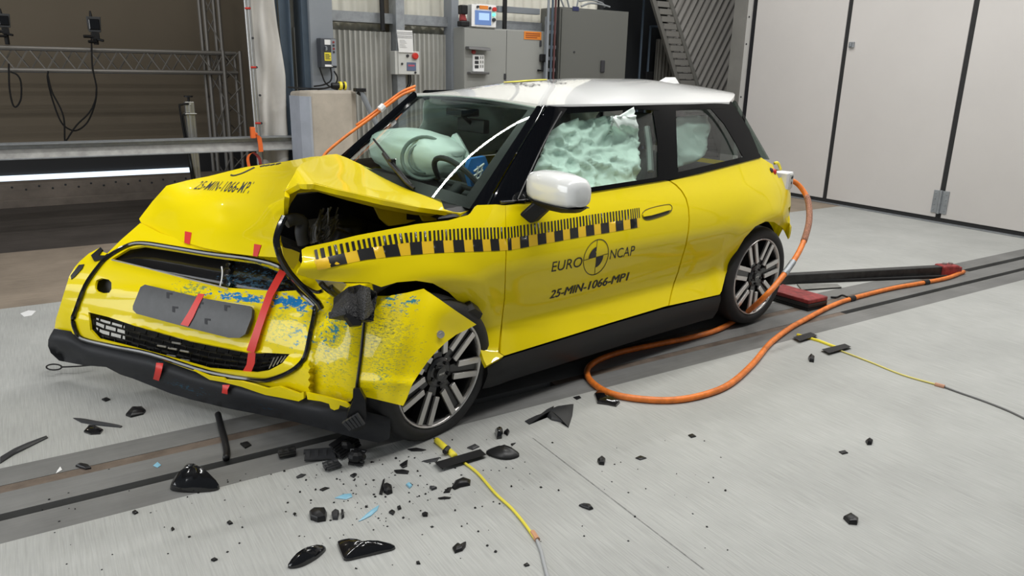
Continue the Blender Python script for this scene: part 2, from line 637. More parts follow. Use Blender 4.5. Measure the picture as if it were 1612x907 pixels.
# ---- dim recess right of the tall cabinet, with diagonal ribbed soffit of a stair flight
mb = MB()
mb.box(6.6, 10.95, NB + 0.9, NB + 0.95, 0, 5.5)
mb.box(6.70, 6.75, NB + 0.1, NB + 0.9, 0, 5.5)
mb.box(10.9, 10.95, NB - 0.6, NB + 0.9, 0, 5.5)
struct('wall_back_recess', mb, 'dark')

# ---- the test hall behind on the left
NF = 11.75
zt = at_n(140, 235, NF)[2]
mb = MB()
mb.box(-9, 6, NF, NF + 0.1, 0.14, 5.5)
struct('wall_hall_far', mb, 'beige')
mb = MB()
mb.box(-9, 6, NF - 0.06, NF - 0.001, 0.0, 0.50)
struct('baseboard_hall', mb, mat('hall_plinth', (0.028, 0.028, 0.03), 0.6))
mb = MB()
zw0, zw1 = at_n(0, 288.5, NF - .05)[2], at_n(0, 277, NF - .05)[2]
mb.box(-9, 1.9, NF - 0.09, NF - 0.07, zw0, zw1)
struct('glow_band_1', mb, 'daylight')  # glowing bar added for the bright band of light low in the hall
mb = MB()
mb.box(3.6, 3.7, 8.4, NF, 0, 5.5)
struct('wall_hall_right', mb, 'beige')
mb = MB()
mb.box(-9, -8.9, 7.4, NF, 0, 5.5)
struct('wall_hall_left', mb, 'beige')
# raised concrete ledge along the hall's edge, with drilled holes
zl = at_n(0, 291, 9.68)[2]
mb = MB()
mb.box(-9, 3.0, 9.68, 9.95, 0.0, zl)
mb.box(-9, 3.0, 9.62, 9.68, 0.0, zl * 0.35)
for i in range(46):
    t = -2.6 + i * 0.125
    z = zl * (0.86 if i % 2 else 0.74)
    mb.cyl((t, 9.677, z), (t, 9.70, z), 0.014, 8, 1)
struct('trim_15', mb, ['ledge', 'dark'], bevel=0.01)

# ================================================================== THE CRASHED CAR
# car axes: x to the rear (0 = front axle as designed), y to the car's right, z up
_cy, _sy = math.cos(math.radians(39.9)), math.sin(math.radians(39.9))
_cr, _sr = math.cos(math.radians(0.8)), math.sin(math.radians(0.8))
CM = np.array([[_cy, -_sy, 0], [_sy, _cy, 0], [0, 0, 1.0]]) @ np.array([[1, 0, 0], [0, _cr, -_sr], [0, _sr, _cr]])
CO, CP = np.array([1.015, 5.18, 0.318]), np.array([2.526, 0, 0.318])
CC = CM.T @ (CPOS - CO) + CP                     # the photographer in car axes


def cray(u, v):
    return CM.T @ wray(u, v)


def on(u, v, ax, val):
    d = cray(u, v)
    i = 'xyz'.index(ax)
    return CC + d * ((val - CC[i]) / d[i])


def c2w(P):
    return CO + CM @ (np.array(P, float) - CP)


def w2c(P):
    return CM.T @ (np.array(P, float) - CO) + CP


_zz = [-.2, .15, .22, .28, .34, .42, .50, .60, .70, .80, .90, .97, 1.02, 1.40, 1.7]
_oo = [-.12, -.07, -.034, -.016, -.040, -.078, -.074, -.034, 0, -.010, -.05, -.09, -.118, -.325, -.5]
_xx = [-1.2, -.7, -.5, -.3, 0, .4, .8, 1.4, 2.0, 2.4, 2.6, 2.75, 2.9, 3.0, 3.08, 3.2, 3.3, 3.7]
_ww = [.40, .60, .73, .80, .85, .868, .87, .868, .868, .866, .852, .822, .768, .70, .60, .3, -.2, -3.5]


def _spl(xs, ys):
    xs, ys = np.array(xs), np.array(ys)
    m = np.gradient(ys, xs)
    def f(x):
        x = min(max(x, xs[0]), xs[-1])
        i = min(max(int(np.searchsorted(xs, x)) - 1, 0), len(xs) - 2)
        h = xs[i + 1] - xs[i]
        t = (x - xs[i]) / h
        return ((2 * t**3 - 3 * t**2 + 1) * ys[i] + (t**3 - 2 * t**2 + t) * h * m[i] + (-2 * t**3 + 3 * t**2) * ys[i + 1] + (t**3 - t**2) * h * m[i + 1])
    return f
_wz, _wx = _spl(_zz, _oo), _spl(_xx, _ww)


def sideW(x, z):
    """half width of the body at station x and height z"""
    w = _wx(x) + _wz(z)
    # wheel-arch lips swell a little
    for (ax, az) in ((2.526, .33), (0.02, .33)):
        r = math.hypot(x - ax, z - az)
        w += 0.012 * math.exp(-((r - .41) / .06) ** 2) if z < .85 else 0
    return w


_ff = _spl([-1.1, -.92, -.80, -.55, -.25, 0, .25, .45, .62, .72, .78, .82, .86, .92, 1.1], [.12, -.18, -.33, -.42, -.54, -.674, -.80, -.90, -1.00, -1.06, -1.06, -1.0, -.86, -.4, 1.5])
_fg = _spl([-.2, .15, .30, .45, .55, .65, .76, .9, 1.2], [.05, .02, 0, .025, .08, .17, .32, .55, 1.1])


def frontF(y, z):
    return _ff(y) + _fg(z)


def hit(u, v, g, near=2.0, far=6.5, steps=90):
    """first crossing of the implicit surface g(P)=0 along the sight line"""
    d = cray(u, v)
    a, ga = near, g(CC + d * near)
    best = (1e9, near)
    for i in range(1, steps + 1):
        b = near + (far - near) * i / steps
        gb = g(CC + d * b)
        if abs(gb) < best[0]: best = (abs(gb), b)
        if ga * gb <= 0:
            for _ in range(28):
                m = (a + b) / 2
                gm = g(CC + d * m)
                if ga * gm <= 0: b, gb = m, gm
                else: a, ga = m, gm
            return CC + d * (a + b) / 2
        a, ga = b, gb
    # a sight line that only grazes the surface: its nearest point
    s = (far - near) / steps
    q = min((abs(g(CC + d * (best[1] + s * k / 12))), best[1] + s * k / 12) for k in range(-12, 13))[1]
    return CC + d * q


def onS(u, v, off=0.0):
    """point of the photograph on the body side; off pushes outwards"""
    P = hit(u, v, lambda P: P[1] + sideW(P[0], P[2]) + off)
    return P if P is not None else on(u, v, 'y', -.8 - off)


def onF(u, v, off=0.0):
    """point of the photograph on the torn front fascia"""
    P = hit(u, v, lambda P: P[0] - frontF(P[1], P[2]) + off, 2.0, 5.5)
    return P if P is not None else on(u, v, 'y', .72)


class Sheet:
    """a smoothly bent sheet through measured points (thin-plate spline of distance along the sight line)"""
    def __init__(self, anchors):
        pts, ts = [], []
        for a in anchors:
            u, v = a[0], a[1]
            P = a[2] if len(a) == 3 else on(u, v, a[2], a[3])
            d = cray(u, v)
            pts.append((u / 100, v / 100))
            ts.append(np.dot(P - CC, d) / np.dot(d, d))
        self.p = np.array(pts)
        n = len(ts)
        K = self._k(self.p[:, None, :] - self.p[None, :, :]) + np.eye(n) * 1e-4
        A = np.zeros((n + 3, n + 3))
        A[:n, :n] = K
        A[:n, n] = 1
        A[:n, n + 1:] = self.p
        A[n, :n] = 1
        A[n + 1:, :n] = self.p.T
        self.w = np.linalg.solve(A, np.array(ts + [0, 0, 0]))

    @staticmethod
    def _k(d):
        r2 = (d ** 2).sum(-1)
        return np.where(r2 > 0, 0.5 * r2 * np.log(r2 + 1e-12), 0)

    def __call__(self, u, v, off=0.0):
        q = np.array((u / 100, v / 100))
        k = self._k(self.p - q)
        n = len(k)
        t = k @ self.w[:n] + self.w[n] + q @ self.w[n + 1:]
        d = cray(u, v)
        return CC + d * (t - off / np.linalg.norm(d))


def inside(pt, poly):
    x, y = pt
    c = False
    n = len(poly)
    j = n - 1
    for i in range(n):
        xi, yi = poly[i]
        xj, yj = poly[j]
        if (yi > y) != (yj > y) and x < (xj - xi) * (y - yi) / (yj - yi) + xi:
            c = not c
        j = i
    return c


def densify(poly, step, closed=True):
    out = []
    n = len(poly)
    for i in range(n if closed else n - 1):
        a, b = np.array(poly[i], float), np.array(poly[(i + 1) % n], float)
        k = max(1, int(round(np.linalg.norm(b - a) / step)))
        for q in range(k):
            out.append(tuple(a + (b - a) * q / k))
    if not closed:
        out.append(tuple(poly[-1]))
    return out


def curve2(poly, per=4, closed=True):
    return [tuple(p) for p in catmull(poly, per, closed)]


def panel_mb(outline, surf, step=7, th=0.003, holes=(), off=0.0, wrinkle=None, mb=None, mi=0):
    """a sheet of real thickness cut to an outline, lying on surf"""
    loops = [densify(outline, step)] + [densify(h, step) for h in holes]
    P2, E = [], []
    for lp in loops:
        o = len(P2)
        P2 += lp
        E += [(o + i, o + (i + 1) % len(lp)) for i in range(len(lp))]
    us, vs = [p[0] for p in loops[0]], [p[1] for p in loops[0]]
    edge = np.array(P2)
    row = 0
    y = min(vs) + step * .5
    while y < max(vs):
        x = min(us) + (step * .5 if row % 2 else 0)
        while x < max(us):
            if inside((x, y), loops[0]) and not any(inside((x, y), h) for h in loops[1:]):
                if ((edge - (x, y)) ** 2).sum(1).min() > (step * .55) ** 2:
                    P2.append((x, y))
            x += step
        y += step * .87
        row += 1
    ov, oe, of, *_ = delaunay_2d_cdt([Vector((p[0], -p[1])) for p in P2], E, [], 0, 1e-4)
    P = [(p.x, -p.y) for p in ov]
    tris = []
    for f in of:
        c = (sum(P[i][0] for i in f) / len(f), sum(P[i][1] for i in f) / len(f))
        if inside(c, loops[0]) and not any(inside(c, h) for h in loops[1:]):
            tris.append(tuple(f))
    X = np.array([surf(p[0], p[1], off) for p in P])
    used = sorted({i for f in tris for i in f})
    remap = {i: k for k, i in enumerate(used)}
    X = X[used]
    PU = [P[i] for i in used]
    tris = [tuple(remap[i] for i in f) for f in tris]
    # normals toward the photographer's side
    N = np.zeros_like(X)
    T = np.array(tris)
    fn = np.cross(X[T[:, 1]] - X[T[:, 0]], X[T[:, 2]] - X[T[:, 0]])
    ctr = X[T].mean(1)
    flip = ((CC - ctr) * fn).sum(1) < 0
    T[flip] = T[flip][:, ::-1]
    fn[flip] *= -1
    for k in range(3):
        np.add.at(N, T[:, k], fn)
    N /= np.linalg.norm(N, axis=1, keepdims=True) + 1e-12
    if wrinkle is not None:
        X = X + N * np.array([wrinkle(x, p) for x, p in zip(X, PU)])[:, None]
    mb = mb or MB()
    if th == 0:
        mb.add(X, [tuple(t) for t in T], mi)
        return mb
    n = len(X)
    fs = [tuple(t) for t in T] + [(t[2] + n, t[1] + n, t[0] + n) for t in T]
    cnt = {}
    for t in T:
        for a, b in ((t[0], t[1]), (t[1], t[2]), (t[2], t[0])):
            cnt[(a, b)] = 1
    for (a, b) in list(cnt):
        if (b, a) not in cnt:
            fs.append((b, a, a + n, b + n))
    mb.add(np.vstack([X, X - N * th]), fs, mi)
    return mb


def px_tube(path, r, surf, off=0.0, seg=6, per=5, mb=None, mi=0, closed=False):
    mb = mb or MB()
    pts = curve2(path, per, closed) if per > 1 else path
    mb.tube([surf(p[0], p[1], off) for p in pts], r, seg, mi, closed=closed)
    return mb


CAR = bpy.data.objects.new('car', None)
COL.objects.link(CAR)
CAR.matrix_world = Matrix.Translation(Vector(CO)) @ Matrix([[*r, 0] for r in CM.tolist()] + [[0, 0, 0, 1]]) @ Matrix.Translation(Vector(-CP))
tag(CAR, 'yellow three-door hatchback with white roof and a crushed front corner, standing on the track', 'car')


def cpart(name, mb, m, smooth=True, bevel=0, parent=None, label=None):
    o = bpy.data.objects.new(name, mb.mesh(name, _mats(m), smooth))
    COL.objects.link(o)
    o.parent = parent or CAR
    bev(o, bevel)
    if label: o['label'] = label
    return o


def text_mb(body, quad, surf, off=0.0015, bold=0.0, mb=None, mi=0, spacing=1.0):
    """lettering laid on surf; quad = pixel corners BL, BR, TR, TL of the word"""
    cu = bpy.data.curves.new('txt', 'FONT')
    cu.body = body
    cu.size = 1.0
    cu.offset = bold
    cu.space_character = spacing
    cu.resolution_u = 4
    o = bpy.data.objects.new('txt', cu)
    COL.objects.link(o)
    me = bpy.data.meshes.new_from_object(o.evaluated_get(bpy.context.evaluated_depsgraph_get()))
    V = np.array([v.co[:2] for v in me.vertices])
    F = [tuple(p.vertices) for p in me.polygons]
    bpy.data.objects.remove(o)
    bpy.data.curves.remove(cu)
    bpy.data.meshes.remove(me)
    lo, hi = V.min(0), V.max(0)
    q = [np.array(p, float) for p in quad]
    X = []
    for p in V:
        s, t = (p - lo) / (hi - lo)
        c = q[0] * (1 - s) * (1 - t) + q[1] * s * (1 - t) + q[2] * s * t + q[3] * (1 - s) * t
        X.append(surf(c[0], c[1], off))
    mb = mb or MB()
    mb.add(X, F, mi)
    return mb


# ---- paint: bright yellow clear-coated metal; the struck corner carries blue barrier paint and grey rubbing
def scuff_mat(name, base, spots, blue=(0.02, 0.22, 0.50), scale=26, coat=1.0, rough=0.28):
    m = mat(name, base, rough, coat=coat * .5, spec=.15)
    nt = m.node_tree
    b = nt.nodes['Principled BSDF']
    tc = nt.nodes.new('ShaderNodeTexCoord')
    cur = None
    col = None
    for (c, r, colr, thr, sc) in spots:
        d = nt.nodes.new('ShaderNodeVectorMath'); d.operation = 'SUBTRACT'
        nt.links.new(tc.outputs['Object'], d.inputs[0]); d.inputs[1].default_value = c
        s = nt.nodes.new('ShaderNodeVectorMath'); s.operation = 'DIVIDE'
        nt.links.new(d.outputs[0], s.inputs[0]); s.inputs[1].default_value = r
        l = nt.nodes.new('ShaderNodeVectorMath'); l.operation = 'LENGTH'
        nt.links.new(s.outputs[0], l.inputs[0])
        mp = nt.nodes.new('ShaderNodeMapping'); mp.inputs['Scale'].default_value = (1.0, 1.0, 2.6)
        nt.links.new(tc.outputs['Object'], mp.inputs[0])
        n = nt.nodes.new('ShaderNodeTexNoise'); n.inputs['Scale'].default_value = sc; n.inputs['Detail'].default_value = 7
        n.inputs['Roughness'].default_value = 0.7
        nt.links.new(mp.outputs[0], n.inputs['Vector'])
        # mask = noise - thr - falloff
        f = nt.nodes.new('ShaderNodeMath'); f.operation = 'MULTIPLY_ADD'
        nt.links.new(l.outputs['Value'], f.inputs[0]); f.inputs[1].default_value = -0.16
        nt.links.new(n.outputs['Fac'], f.inputs[2])
        k = nt.nodes.new('ShaderNodeMapRange'); k.inputs[1].default_value = thr; k.inputs[2].default_value = thr + 0.035
        nt.links.new(f.outputs[0], k.inputs[0])
        mx = nt.nodes.new('ShaderNodeMix'); mx.data_type = 'RGBA'
        nt.links.new(k.outputs[0], mx.inputs['Factor'])
        if col is None: mx.inputs[6].default_value = (*base, 1)
        else: nt.links.new(col, mx.inputs[6])
        mx.inputs[7].default_value = (*colr, 1)
        col = mx.outputs[2]
    nt.links.new(col, b.inputs['Base Color'])
    return m


YEL = (0.88, 0.70, 0.002)
M['yellow'] = mat('yellow_paint', YEL, 0.32, coat=0.5, spec=0.12)
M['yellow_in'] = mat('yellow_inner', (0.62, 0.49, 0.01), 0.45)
BL, BL2, GR = (0.015, 0.20, 0.50), (0.05, 0.24, 0.30), (0.22, 0.22, 0.05)
_s = lambda u, v: tuple(onF(u, v))
M['yellow_front'] = scuff_mat('yellow_paint_scraped', YEL, [
    (_s(380, 468), (.22, .22, .020), BL, .40, 30), (_s(455, 476), (.10, .08, .014), BL, .27, 30), (_s(305, 456), (.14, .14, .05), (.26, .34, .10), .46, 44), (_s(440, 510), (.16, .16, .14), (.50, .50, .06), .48, 50),
    (_s(525, 530), (.2, .2, .26), (.52, .47, .04), .45, 55), (_s(520, 510), (.16, .16, .22), BL2, .485, 26), (_s(470, 520), (.12, .12, .16), (.12, .30, .30), .50, 30),
    (_s(400, 420), (.16, .2, .04), (.15, .22, .10), .46, 36)])
YBW = mat('white_roof_paint', (0.80, 0.81, 0.80), 0.25, coat=1.0)
M['roof_white'] = YBW
M['pillar'] = mat('piano_black', (0.003, 0.0035, 0.005), 0.06, spec=0.22)
M['frame_black'] = mat('window_frame_black', (0.003, 0.0035, 0.004), 0.08, spec=0.08)
M['glass'] = glass_mat('tinted_glass', (0.76, 0.86, 0.81), 0.06)
M['glass_dark'] = glass_mat('dark_tinted_glass', (0.50, 0.57, 0.54), 0.06)
M['airbag'] = mat('airbag_cloth', (0.84, 0.95, 0.90), 0.45, bump=(9, 0.3))
M['airbag_white'] = mat('airbag_cloth_white', (0.80, 0.84, 0.82), 0.6)
M['interior'] = mat('dark_interior', (0.028, 0.030, 0.030), 0.7)
M['seat'] = mat('grey_seat_cloth', (0.10, 0.11, 0.105), 0.85, noise=(30, 0.2))
M['blue_cloth'] = mat('blue_cloth', (0.02, 0.18, 0.55), 0.7)
M['plate'] = mat('grey_plate_holder', (0.055, 0.056, 0.058), 0.45, noise=(25, 0.12))
M['tape_red'] = mat('red_tape', (0.72, 0.035, 0.025), 0.45)
M['alloy'] = mat('machined_alloy', (0.62, 0.60, 0.58), 0.30, 0.75)
M['alloy_black'] = mat('black_wheel_paint', (0.015, 0.015, 0.016), 0.3, coat=0.4)
M['ruler_yellow'] = mat('scale_tape_orange', (0.88, 0.55, 0.015), 0.35, coat=0.5)
M['ruler_black'] = mat('scale_tape_black', (0.012, 0.011, 0.010), 0.35, coat=0.5)
M['steel_bare'] = mat('bare_steel', (0.45, 0.44, 0.43), 0.4, 0.7, noise=(25, 0.2))
M['headliner'] = mat('headliner', (0.16, 0.17, 0.165), 0.8)

# ---------------------------------------------------------------- body side: fender, door, quarter
BELT = [(796, 323), (850, 316), (930, 302), (990, 292.5), (1046, 284)]
REARCUT = [(1053, 285), (1063, 292), (1072, 301), (1079, 313), (1083, 328), (1084, 345), (1083, 362), (1079, 385), (1073, 405), (1066.5, 428), (1060, 446), (1055, 465), (1052, 481)]
door_out = BELT + REARCUT + [(960, 508.5), (880, 533.5), (794, 560), (788, 556), (791, 505), (795, 470), (797.5, 400)]
DOOR = cpart('door', panel_mb(door_out, onS, 6, 0.03), 'yellow', smooth='all' if False else 45)
fender_out = [(795.5, 323), (780, 322), (751, 323), (744, 333), (737, 338.5), (706, 347), (655, 353), (602, 363), (560, 371), (520, 381), (482, 389), (475, 393), (476, 411), (467, 432), (495, 440),
              (532, 444), (582, 445), (600, 452), (625, 444.5), (655, 442), (681, 446), (706, 460), (722, 475), (735, 494), (744.5, 522), (754, 545), (762, 568), (766, 576), (783, 566), (793, 560.5), (784, 555),
              (787, 525), (790, 500), (793.5, 470), (796, 400)]


def fender_surf(u, v, off=0.0):
    # the crushed nose of the fender is pushed outboard and its lower edge kinked
    k = max(0.0, min(1.0, (600 - u) / 120))
    kink = 0.03 * math.exp(-((v - 415 - (560 - u) * .06) / 14) ** 2) * k
    low = 0.05 * max(0, (v - 545) / 30) if (u > 750 and v > 545) else 0
    return onS(u, v, off + 0.02 * k + kink + low)
cpart('fender', panel_mb(fender_out, fender_surf, 6, 0.02), 'yellow', smooth=45)
quarter_out = [(1055.5, 284.5), (1100, 273.5), (1150, 260.5), (1198, 248), (1216, 259), (1230, 290), (1240, 320), (1243.5, 345), (1243, 365), (1240.5, 377), (1232, 359), (1218.5, 349.6), (1205, 348.8), (1189, 356.5), (1172, 375),
               (1156, 402), (1142.5, 431.6), (1136, 458), (1133, 463.6), (1100, 471), (1054, 481), (1057, 465), (1062, 446), (1068.5, 428), (1075, 405), (1081, 385), (1085, 362), (1086, 345), (1085, 328), (1081, 312.5), (1074, 300), (1065, 290.5)]
cpart('rear_quarter_panel', panel_mb(quarter_out, onS, 6, 0.02), 'yellow', smooth=45)

# rear end (corner, bumper, hatch) and the far side, carried on round the body
def shell_side(sgn, x0, x1, zs, m=26):
    mb = MB()
    vs, fs = [], []
    for i in range(m + 1):
        x = x0 + (x1 - x0) * i / m
        for z in zs:
            vs.append((x, sgn * (sideW(x, z) - 0.002), z))
    k = len(zs)
    for i in range(m):
        for j in range(k - 1):
            fs.append((i * k + j, (i + 1) * k + j, (i + 1) * k + j + 1, i * k + j + 1))
    return mb.add(vs, fs)
zs = list(np.linspace(.30, .93, 14))
mb = shell_side(-1, 2.885, 3.10, zs, 12)
b3 = shell_side(-1, 2.55, 2.94, list(np.linspace(.74, .93, 6)), 14)
mb.add(b3.v, b3.f)
b2 = shell_side(1, 2.94, 3.10, zs, 10)
mb.add(b2.v, b2.f)
for z0, z1 in zip(zs[:-1], zs[1:]):
    ys0, ys1 = sideW(3.10, z0), sideW(3.10, z1)
    N = 8
    r0 = [(3.10 + .06 * (1 - (2 * k / N - 1) ** 2), -ys0 + 2 * ys0 * k / N, z0) for k in range(N + 1)]
    r1 = [(3.10 + .06 * (1 - (2 * k / N - 1) ** 2), -ys1 + 2 * ys1 * k / N, z1) for k in range(N + 1)]
    mb.add(r0 + r1, [(k, k + 1, N + 2 + k, N + 1 + k) for k in range(N)])
cpart('rear_bumper', mb, 'yellow', smooth=50)
mb = shell_side(1, 0.05, 2.94, list(np.linspace(.16, .96, 14)), 40)
cpart('far_body_side', mb, 'yellow', smooth=50)
# inner closing of the near side (door inner skin, wheel housing) so nothing shows through
mb = MB()
mb.box(0.50, 1.98, -.70, -.66, .18, .94)
mb.box(1.98, 2.85, -.62, -.58, .66, .96)
mb.box(0.38, 2.95, -.66, .72, .12, .20)
mb.box(-.25, .45, -.42, .70, .12, .22)
mb.box(2.86, 2.92, -.56, .60, .25, .92)
mb.box(0.40, .46, -.70, .70, .2, .93)
mb.box(2.0, 3.0, -.62, .62, .66, .70)
cpart('floor_pan', mb, 'interior', smooth=False)

# sill cladding
def sill_mb():
    mb = MB()
    vs, fs = [], []
    top = [(766, 578), (793, 562), (880, 535.5), (960, 510.5), (1040, 487), (1100, 472.5), (1133, 464.6)]
    P = [onS(u, v) for u, v in densify(top, 14, False)]
    for p in P:
        x, zt = p[0], p[2]
        vs += [(x, p[1] - 0.006, zt), (x, p[1] - 0.010, zt - .03), (x, p[1] + 0.002, .20), (x, p[1] + 0.03, .145), (x, p[1] + .16, .12), (x, p[1] + .2, .2)]
    n = 6
    for i in range(len(P) - 1):
        for j in range(n - 1):
            fs.append((i * n + j, (i + 1) * n + j, (i + 1) * n + j + 1, i * n + j + 1))
    fs.append(tuple(range(n)))
    fs.append(tuple((len(P) - 1) * n + j for j in range(n))[::-1])
    return mb.add(vs, fs)
cpart('sill', sill_mb(), 'black', smooth=40)

# wheel housings
def housing(cx, cz, r, y0, y1, a0=-20, a1=200):
    mb = MB()
    vs, fs = [], []
    N = 28
    for i in range(N + 1):
        a = math.radians(a0 + (a1 - a0) * i / N)
        for y in (y0, y1):
            vs.append((cx + r * math.cos(a), y, cz + r * math.sin(a)))
    for i in range(N):
        fs.append((2 * i, 2 * i + 1, 2 * i + 3, 2 * i + 2))
    mb.add(vs, fs)
    o = len(mb.v)
    vs = [(cx, y1, cz)] + [vs[2 * i + 1] for i in range(N + 1)]
    mb.add(vs, [(0, i + 1, i + 2) for i in range(N)])
    return mb
cpart('wheel_housing', housing(2.54, .34, .36, -.72, -.50, 25, 185), 'black')
cpart('wheel_housing', housing(0.06, .33, .36, -.70, -.45, 15, 190), 'black')

# ---------------------------------------------------------------- greenhouse
def dlo(out, m, name, off=0.0, step=9, th=0.004, **kw):
    return cpart(name, panel_mb(out, lambda u, v, o=0: onS(u, v, o + off), step, th), m, smooth=45, **kw)
# black band: gutter over the side glass, B pillar, C pillar, belt strip
dlo([(846, 167.5), (900, 168), (1000, 166), (1100, 163), (1152, 160), (1154, 166), (1140, 171), (1040, 174), (1000, 171.5), (960, 175), (893, 178), (884, 176)], 'frame_black', 'roof_gutter', 0.004)
dlo([(1028, 174.5), (1064, 173), (1067, 268), (1068, 277), (1046, 283), (1036, 285), (1035, 220)], 'frame_black', 'centre_pillar', 0.004)
dlo([(1118, 170), (1140, 170), (1153, 165), (1160, 172), (1180, 205), (1193, 236), (1196, 246.5), (1173, 253), (1158, 225), (1140, 195)], 'frame_black', 'rear_pillar', 0.003)
dlo([(826, 318.5), (838, 312), (930, 295), (1036, 279), (1046, 277.5), (1068, 271), (1172, 246.5), (1196, 242), (1198, 248), (1100, 273.5), (1046, 284), (930, 302.5), (850, 316.5)], 'frame_black', 'belt_moulding', 0.008)
dlo([(1064, 173), (1120, 170), (1142, 193), (1160, 222), (1174, 247), (1068, 271), (1066, 220)], 'glass_dark', 'rear_side_window', 0.0, th=0)
dlo([(893, 178), (960, 176), (996, 192), (1030, 174.5), (1036, 279), (930, 295), (838, 313), (828, 316), (836, 282), (866, 210)], 'glass', 'door_window', -0.002, th=0)

# windscreen, pillars, roof
E1T, E1B = on(846, 168, 'y', -.535), on(741, 329, 'y', -.67)
HDRX = E1T[0]


def ws(s, t):
    """s: 0 left .. 1 right; t: 0 base .. 1 header"""
    y = -1 + 2 * s
    a = 1 - y * y
    base = np.array([E1B[0] - .12 * a, .67 * y, E1B[2] + .05 * a])
    top = np.array([E1T[0] - .03 * a, .535 * y, E1T[2] + .020 * a])
    p = base * (1 - t) + top * t
    bul = math.sin(math.pi * t) * .012 * a
    return p + np.array([-bul * .7, 0, bul])
mb = MB()
NS, NT = 24, 14
vs = [ws(i / NS, j / NT) for i in range(NS + 1) for j in range(NT + 1)]
mb.add(vs, [(i * (NT + 1) + j, (i + 1) * (NT + 1) + j, (i + 1) * (NT + 1) + j + 1, i * (NT + 1) + j + 1) for i in range(NS) for j in range(NT)])
cpart('windscreen', mb, 'glass', smooth='all')
# printed black border along the screen's edges
mb = MB()
for rng_s, rng_t in (((0, .045), (0, 1)), ((.955, 1), (0, 1)), ((0, 1), (.955, 1)), ((0, 1), (0, .09))):
    vs = []
    n1, n2 = (2, 16) if rng_s[1] - rng_s[0] < .5 else (24, 2)
    for i in range(n1 + 1):
        for j in range(n2 + 1):
            p = ws(rng_s[0] + (rng_s[1] - rng_s[0]) * i / n1, rng_t[0] + (rng_t[1] - rng_t[0]) * j / n2)
            vs.append(p + np.array([.004, 0, -.003]))
    mb.add(vs, [(i * (n2 + 1) + j, (i + 1) * (n2 + 1) + j, (i + 1) * (n2 + 1) + j + 1, i * (n2 + 1) + j + 1) for i in range(n1) for j in range(n2)])
cpart('windscreen_border', mb, 'black_satin')
# near front pillar: glossy black, in two facets with a seam
pl0 = [(846, 167), (741, 330)]
pl1 = [(862, 168), (752, 326)]
pl2 = [(872, 169), (764, 323)]
pl3 = [(893, 171), (866, 209), (838, 272), (828, 300), (826, 320)]


def lerp2(poly, t):
    P = [np.array(p, float) for p in poly]
    L = np.cumsum([0] + [np.linalg.norm(P[i + 1] - P[i]) for i in range(len(P) - 1)])
    q = t * L[-1]
    i = min(max(int(np.searchsorted(L, q)) - 1, 0), len(P) - 2)
    return P[i] + (P[i + 1] - P[i]) * (q - L[i]) / (L[i + 1] - L[i])
def pillar_mb(cols, n=16, th=.02):
    mb = MB()
    G = []
    for k in range(n + 1):
        t = k / n
        row = [c(t) for c in cols]
        G.append(row)
    m = len(cols)
    vs = [p for r in G for p in r] + [p + np.array([.02, .03, -.01]) for r in G for p in r]
    o = (n + 1) * m
    fs = []
    for k in range(n):
        for j in range(m - 1):
            fs.append((k * m + j, k * m + j + 1, (k + 1) * m + j + 1, (k + 1) * m + j))
            fs.append((o + k * m + j, o + (k + 1) * m + j, o + (k + 1) * m + j + 1, o + k * m + j + 1))
        for j in (0, m - 1):
            fs.append((k * m + j, (k + 1) * m + j, o + (k + 1) * m + j, o + k * m + j))
    return mb.add(vs, fs)
e1 = lambda t: E1T * (1 - t) + E1B * t + np.array([-.012, -.008, .004])
s3 = lambda t: onS(*lerp2(pl3, t), .006)
def mixp(w, out):
    return lambda t: e1(t) * (1 - w) + s3(t) * w + np.array([-.6, -.7, .3]) * out
cpart('front_pillar', pillar_mb([e1, mixp(.18, .018), mixp(.30, .022)]), 'pillar', smooth=30)
cpart('front_pillar', pillar_mb([mixp(.33, .014), mixp(.40, .024), mixp(.7, .020), s3]), 'pillar', smooth=30)
# far front pillar
mb = MB()
mb.tube([np.array([E1B[0], .68, E1B[2]]) * (1 - t) + np.array([E1T[0] + .01, .55, E1T[2]]) * t for t in np.linspace(0, 1, 8)], .028, 8)
cpart('front_pillar', mb, 'pillar')
# far side glazing frame
mb = MB()
for (xa, za, ya, xb, zb, yb) in ((.95, 1.375, .555, 2.6, 1.385, .555), (1.62, 1.0, .75, 1.60, 1.375, .56), (2.62, 1.02, .72, 2.45, 1.38, .55), (.45, .96, .76, 2.65, 1.04, .72)):
    mb.tube([(xa, ya, za), (xb, yb, zb)], .03, 8)
cpart('far_window_frame', mb, 'pillar')

def roof_pt(s, y):
    a = abs(y) / .56
    xf = HDRX - .03 * (1 - min(a, 1) ** 2)
    xr = 2.88 - .48 * a ** 2.6
    x = xf + (xr - xf) * s
    zc = np.interp(x, [.7, .85, .95, 1.1, 1.3, 1.7, 2.2, 2.6, 2.95], [1.392, 1.400, 1.418, 1.446, 1.478, 1.498, 1.500, 1.47, 1.425])
    ze = 1.386
    z = ze + (zc - ze) * (1 - a ** 2.2)
    return np.array([x, y * 1.0, z])
mb = MB()
NX, NY = 30, 24
ys = [.56 * math.sin(math.pi / 2 * (2 * j / NY - 1)) for j in range(NY + 1)]
top = [roof_pt(i / NX, y) for i in range(NX + 1) for y in ys]
G = lambda i, j: i * (NY + 1) + j
o = len(top)
bot = [p + np.array([0, 0, -.022]) for p in top]
fs = [(G(i, j), G(i + 1, j), G(i + 1, j + 1), G(i, j + 1)) for i in range(NX) for j in range(NY)]
fs += [(o + G(i, j), o + G(i, j + 1), o + G(i + 1, j + 1), o + G(i + 1, j)) for i in range(NX) for j in range(NY)]
